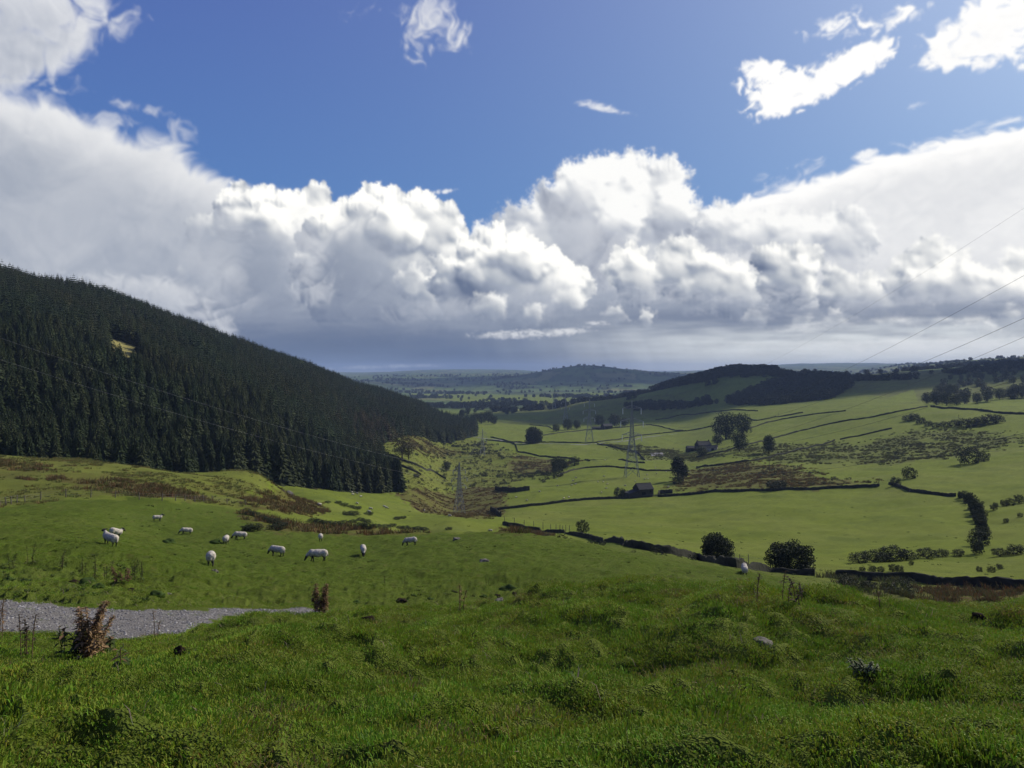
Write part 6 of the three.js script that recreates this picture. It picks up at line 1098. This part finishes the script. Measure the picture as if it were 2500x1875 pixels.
// ---------------------------------------------------------------- withered docks, thistles and stalks
const dryMat = dullMat;
function leafOn(g, p, dir, len, wide, droop, c) {
  const side = new THREE.Vector3(-dir.z, 0, dir.x).normalize(), m = p.clone().addScaledVector(dir, len * 0.5), e = p.clone().addScaledVector(dir, len); m.y += len * 0.06; e.y -= len * droop;
  const a = g.vert(p.x, p.y, p.z, c), b = g.vert(m.x + side.x * wide, m.y, m.z + side.z * wide, c), d = g.vert(e.x, e.y, e.z, c), h = g.vert(m.x - side.x * wide, m.y, m.z - side.z * wide, c), k = g.vert(m.x, m.y - wide * 0.5, m.z, c);
  g.tri(a, b, k); g.tri(b, d, k); g.tri(d, h, k); g.tri(h, a, k);
}
function weed(name, label, px, py, tall, { stems = 3, leaf = 60, spread = 0.12, colour = [0.2, 0.125, 0.065], stem = [0.15, 0.1, 0.055], from = 6, to = 90, leafLen = 0.12, bend = 0.25, seed = 1, head = 0, green = 0 } = {}) {
  const p = spot(px, py, from, to), r = Math.hypot(p.x, p.z), H = tall / 1953 * r, f = chance(seed * 31 + 5), root = thing(name, label, 'plant', p, f() * 6);
  for (let s = 0; s < stems; s++) {
    const a = f() * 6.283, h = H * (s ? 0.55 + 0.4 * f() : 1), foot = new THREE.Vector3(Math.cos(a) * spread * f(), -0.03, Math.sin(a) * spread * f()), top = new THREE.Vector3(foot.x + Math.cos(a) * h * bend * f() + 0.03, h, foot.z + Math.sin(a) * h * bend * f()), path = new THREE.QuadraticBezierCurve3(foot, new THREE.Vector3(foot.x, h * 0.55, foot.z), top);
    const tube = new THREE.TubeGeometry(path, 8, 0.0045 + 0.003 * f(), 5).deleteAttribute('uv'), n = tube.attributes.position.count; tube.setAttribute('color', new THREE.Float32BufferAttribute(new Array(n).fill(stem).flat(), 3));
    const st = part('stem', tube, dryMat, root), g = new Faces();
    for (let l = 0; l < leaf / stems; l++) {
      const t = 0.12 + 0.88 * Math.pow(f(), 0.8), q = path.getPoint(t), b = f() * 6.283, k = 0.6 + 0.8 * f(), isGreen = f() < green, c = isGreen ? [0.06 * k, 0.085 * k, 0.025 * k] : colour.map((v) => v * k), L = leafLen * (0.5 + f()) * (1.15 - 0.6 * t);
      leafOn(g, q, new THREE.Vector3(Math.cos(b), (f() - 0.45) * 1.1, Math.sin(b)).normalize(), L, L * (0.14 + 0.14 * f()), 0.35 * f(), c);
    }
    for (let l = 0; l < head; l++) { const t = 0.6 + 0.4 * f(), q = path.getPoint(t), b = f() * 6.283, c = colour.map((v) => v * (0.5 + 0.5 * f())); leafOn(g, q.clone().add(new THREE.Vector3((f() - 0.5) * 0.05, (f() - 0.5) * 0.05, (f() - 0.5) * 0.05)), new THREE.Vector3(Math.cos(b), f() - 0.3, Math.sin(b)).normalize(), 0.04, 0.013, 0.1, c); }
    if (g.i.length) part('leaves', g.build(), dryMat, root);
  }
  return root;
}
weed('withered_dock', 'large withered brown plant on the near left bank in front of the gravel track', 212, 1612, 132, { stems: 13, leaf: 1100, spread: 0.26, leafLen: 0.11, bend: 0.4, seed: 1, head: 60, colour: [0.3, 0.2, 0.105] });
weed('leafy_weed', 'green leafy weed leaning against the large withered plant', 168, 1604, 66, { stems: 5, leaf: 120, spread: 0.2, leafLen: 0.15, seed: 2, green: 0.9, stem: [0.05, 0.06, 0.025] });
weed('leafy_weed', 'green leafy weed right of the large withered plant', 262, 1598, 70, { stems: 5, leaf: 110, spread: 0.18, leafLen: 0.14, seed: 3, green: 0.75, stem: [0.06, 0.06, 0.025] });
weed('withered_dock', 'brown withered plant at the end of the gravel track', 782, 1505, 74, { stems: 9, leaf: 620, spread: 0.2, leafLen: 0.11, bend: 0.14, seed: 4, head: 30, from: 19 });
weed('withered_dock', 'dark thin stalks in front of the track at the far left', 68, 1616, 108, { stems: 4, leaf: 60, spread: 0.1, leafLen: 0.07, bend: 0.12, seed: 5, head: 24, colour: [0.07, 0.05, 0.03] });
weed('withered_dock', 'brown stalks cut by the left edge before the track', 4, 1560, 80, { stems: 4, leaf: 90, spread: 0.14, leafLen: 0.1, bend: 0.2, seed: 6, head: 20 });
weed('withered_dock', 'reddish bare stalk standing before the gravel track', 381, 1557, 62, { stems: 2, leaf: 14, spread: 0.04, leafLen: 0.06, bend: 0.12, seed: 7, head: 10 });
weed('leafy_weed', 'small leaning sapling weed on the near left bank', 292, 1634, 52, { stems: 1, leaf: 36, leafLen: 0.1, bend: 0.7, seed: 8, green: 0.8 });
weed('withered_dock', 'thin branched brown stalk on the brow left of the middle', 1126, 1488, 60, { stems: 3, leaf: 30, spread: 0.06, leafLen: 0.08, seed: 9, head: 16, from: 10, to: 24 });
weed('bare_stalk', 'tall dark stalk on the right brow, leftmost of the group', 1847, 1470, 66, { stems: 1, leaf: 6, leafLen: 0.05, bend: 0.06, seed: 10, head: 16, from: 10, to: 24, colour: [0.09, 0.065, 0.04] });
weed('bare_stalk', 'tallest dark stalk on the right brow', 1916, 1471, 70, { stems: 2, leaf: 14, leafLen: 0.08, bend: 0.08, seed: 11, head: 20, from: 10, to: 24, colour: [0.09, 0.065, 0.04] });
weed('bare_stalk', 'branched stalk right of the tallest stalk on the brow', 1946, 1470, 58, { stems: 3, leaf: 16, leafLen: 0.07, bend: 0.3, seed: 12, head: 20, from: 10, to: 24, colour: [0.06, 0.045, 0.03] });
weed('bare_stalk', 'short stalk at the right of the group on the brow', 1962, 1470, 44, { stems: 1, leaf: 6, leafLen: 0.05, seed: 13, head: 12, from: 10, to: 24, colour: [0.09, 0.065, 0.04] });
weed('bare_stalk', 'lone short stalk on the brow beside the brown patch', 2162, 1480, 32, { stems: 1, leaf: 4, leafLen: 0.05, seed: 14, head: 8, from: 10, to: 24, colour: [0.09, 0.065, 0.04] });
weed('withered_dock', 'brown withered clump on the broken bank in the middle', 1358, 1462, 40, { stems: 7, leaf: 170, spread: 0.34, leafLen: 0.14, seed: 15, head: 30, from: 28, colour: [0.09, 0.06, 0.04] });
weed('withered_dock', 'reddish withered clump in the pasture above the track', 302, 1424, 42, { stems: 7, leaf: 200, spread: 0.32, leafLen: 0.14, seed: 16, head: 30, from: 26, colour: [0.14, 0.075, 0.045] });
[[74, 1382, 46], [152, 1388, 40], [206, 1402, 36], [234, 1418, 52], [262, 1412, 40], [346, 1420, 54], [330, 1408, 40], [30, 1392, 36]].forEach(([x, y, t], k) => weed('thistle_stalk', 'dark thistle stalk standing in the pasture above the gravel track', x, y, t, { stems: 3, leaf: 60, spread: 0.14, leafLen: 0.12, seed: 20 + k, head: 14, from: 26, green: 0.6, colour: [0.08, 0.055, 0.03], stem: [0.05, 0.045, 0.025] }).userData.group = 'thistle stalks above the track');
[[1400, 1438, 22], [1420, 1436, 18], [1486, 1436, 24], [1506, 1434, 18], [1527, 1440, 34], [1546, 1436, 22], [1612, 1446, 18], [1637, 1444, 22], [1672, 1450, 18], [1710, 1456, 24], [1575, 1440, 16], [940, 1428, 28], [985, 1426, 18], [1188, 1428, 20]].forEach(([x, y, t], k) => weed('thistle_stalk', 'thin dry stalk in the pasture beyond the near brow', x, y, t, { stems: 2, leaf: 14, spread: 0.12, leafLen: 0.08, seed: 40 + k, head: 8, from: 30, colour: [0.06, 0.05, 0.025], stem: [0.05, 0.045, 0.022] }).userData.group = 'dry stalks beyond the near brow');
weed('thistle', 'silvery thistle rosette in the near grass on the right', 2112, 1640, 24, { stems: 14, leaf: 260, spread: 0.11, leafLen: 0.05, bend: 0.9, seed: 60, colour: [0.22, 0.24, 0.13], stem: [0.08, 0.09, 0.05] });

// ---------------------------------------------------------------- passing clouds that shade parts of the valley (out of view, towards the sun), and haze
const cloudMat = new THREE.MeshPhysicalMaterial({ color: new THREE.Color().setRGB(0.85, 0.86, 0.88), roughness: 1, specularIntensity: 0 });
function passingCloud(x, z, wide, deep, seed, lift = 4000) {                  // x, z: middle of the ground it shades
  const f = chance(seed), t = (lift + 80) / SUN.y, cx = x + SUN.x * t, cz = z + SUN.z * t, list = [];
  for (let k = 0; k < 26; k++) {
    const a = k * 2.4, d = Math.sqrt((k + 0.5) / 26), s = (0.3 + 0.16 * f()) * Math.min(wide, deep), g = mergeVertices(new THREE.IcosahedronGeometry(1, 4).deleteAttribute('uv').deleteAttribute('normal')), p = g.attributes.position;
    for (let v = 0; v < p.count; v++) { const q = new THREE.Vector3().fromBufferAttribute(p, v), w = 1 + 0.22 * n3(q.x * 1.6 + k, q.y * 1.6, q.z * 1.6) + 0.1 * n3(q.x * 4, q.y * 4 + k, q.z * 4); q.multiplyScalar(w * s); p.setXYZ(v, cx + Math.cos(a) * d * wide * 0.5 + q.x, lift + q.y * (q.y < 0 ? 0.15 : 0.55), cz + Math.sin(a) * d * deep * 0.5 + q.z); }
    g.computeVertexNormals(); list.push(g);
  }
  const m = structure('cloud', mergeGeometries(list), cloudMat);
  return m;
}
passingCloud(520, -1590, 950, 400, 1);
passingCloud(1450, -1800, 600, 330, 2);
passingCloud(500, -5300, 2200, 1000, 3, 9000);

scene.fog = new THREE.FogExp2(new THREE.Color().setRGB(0.5, 0.68, 1.0), 0.00007);

renderer.render(scene, camera);
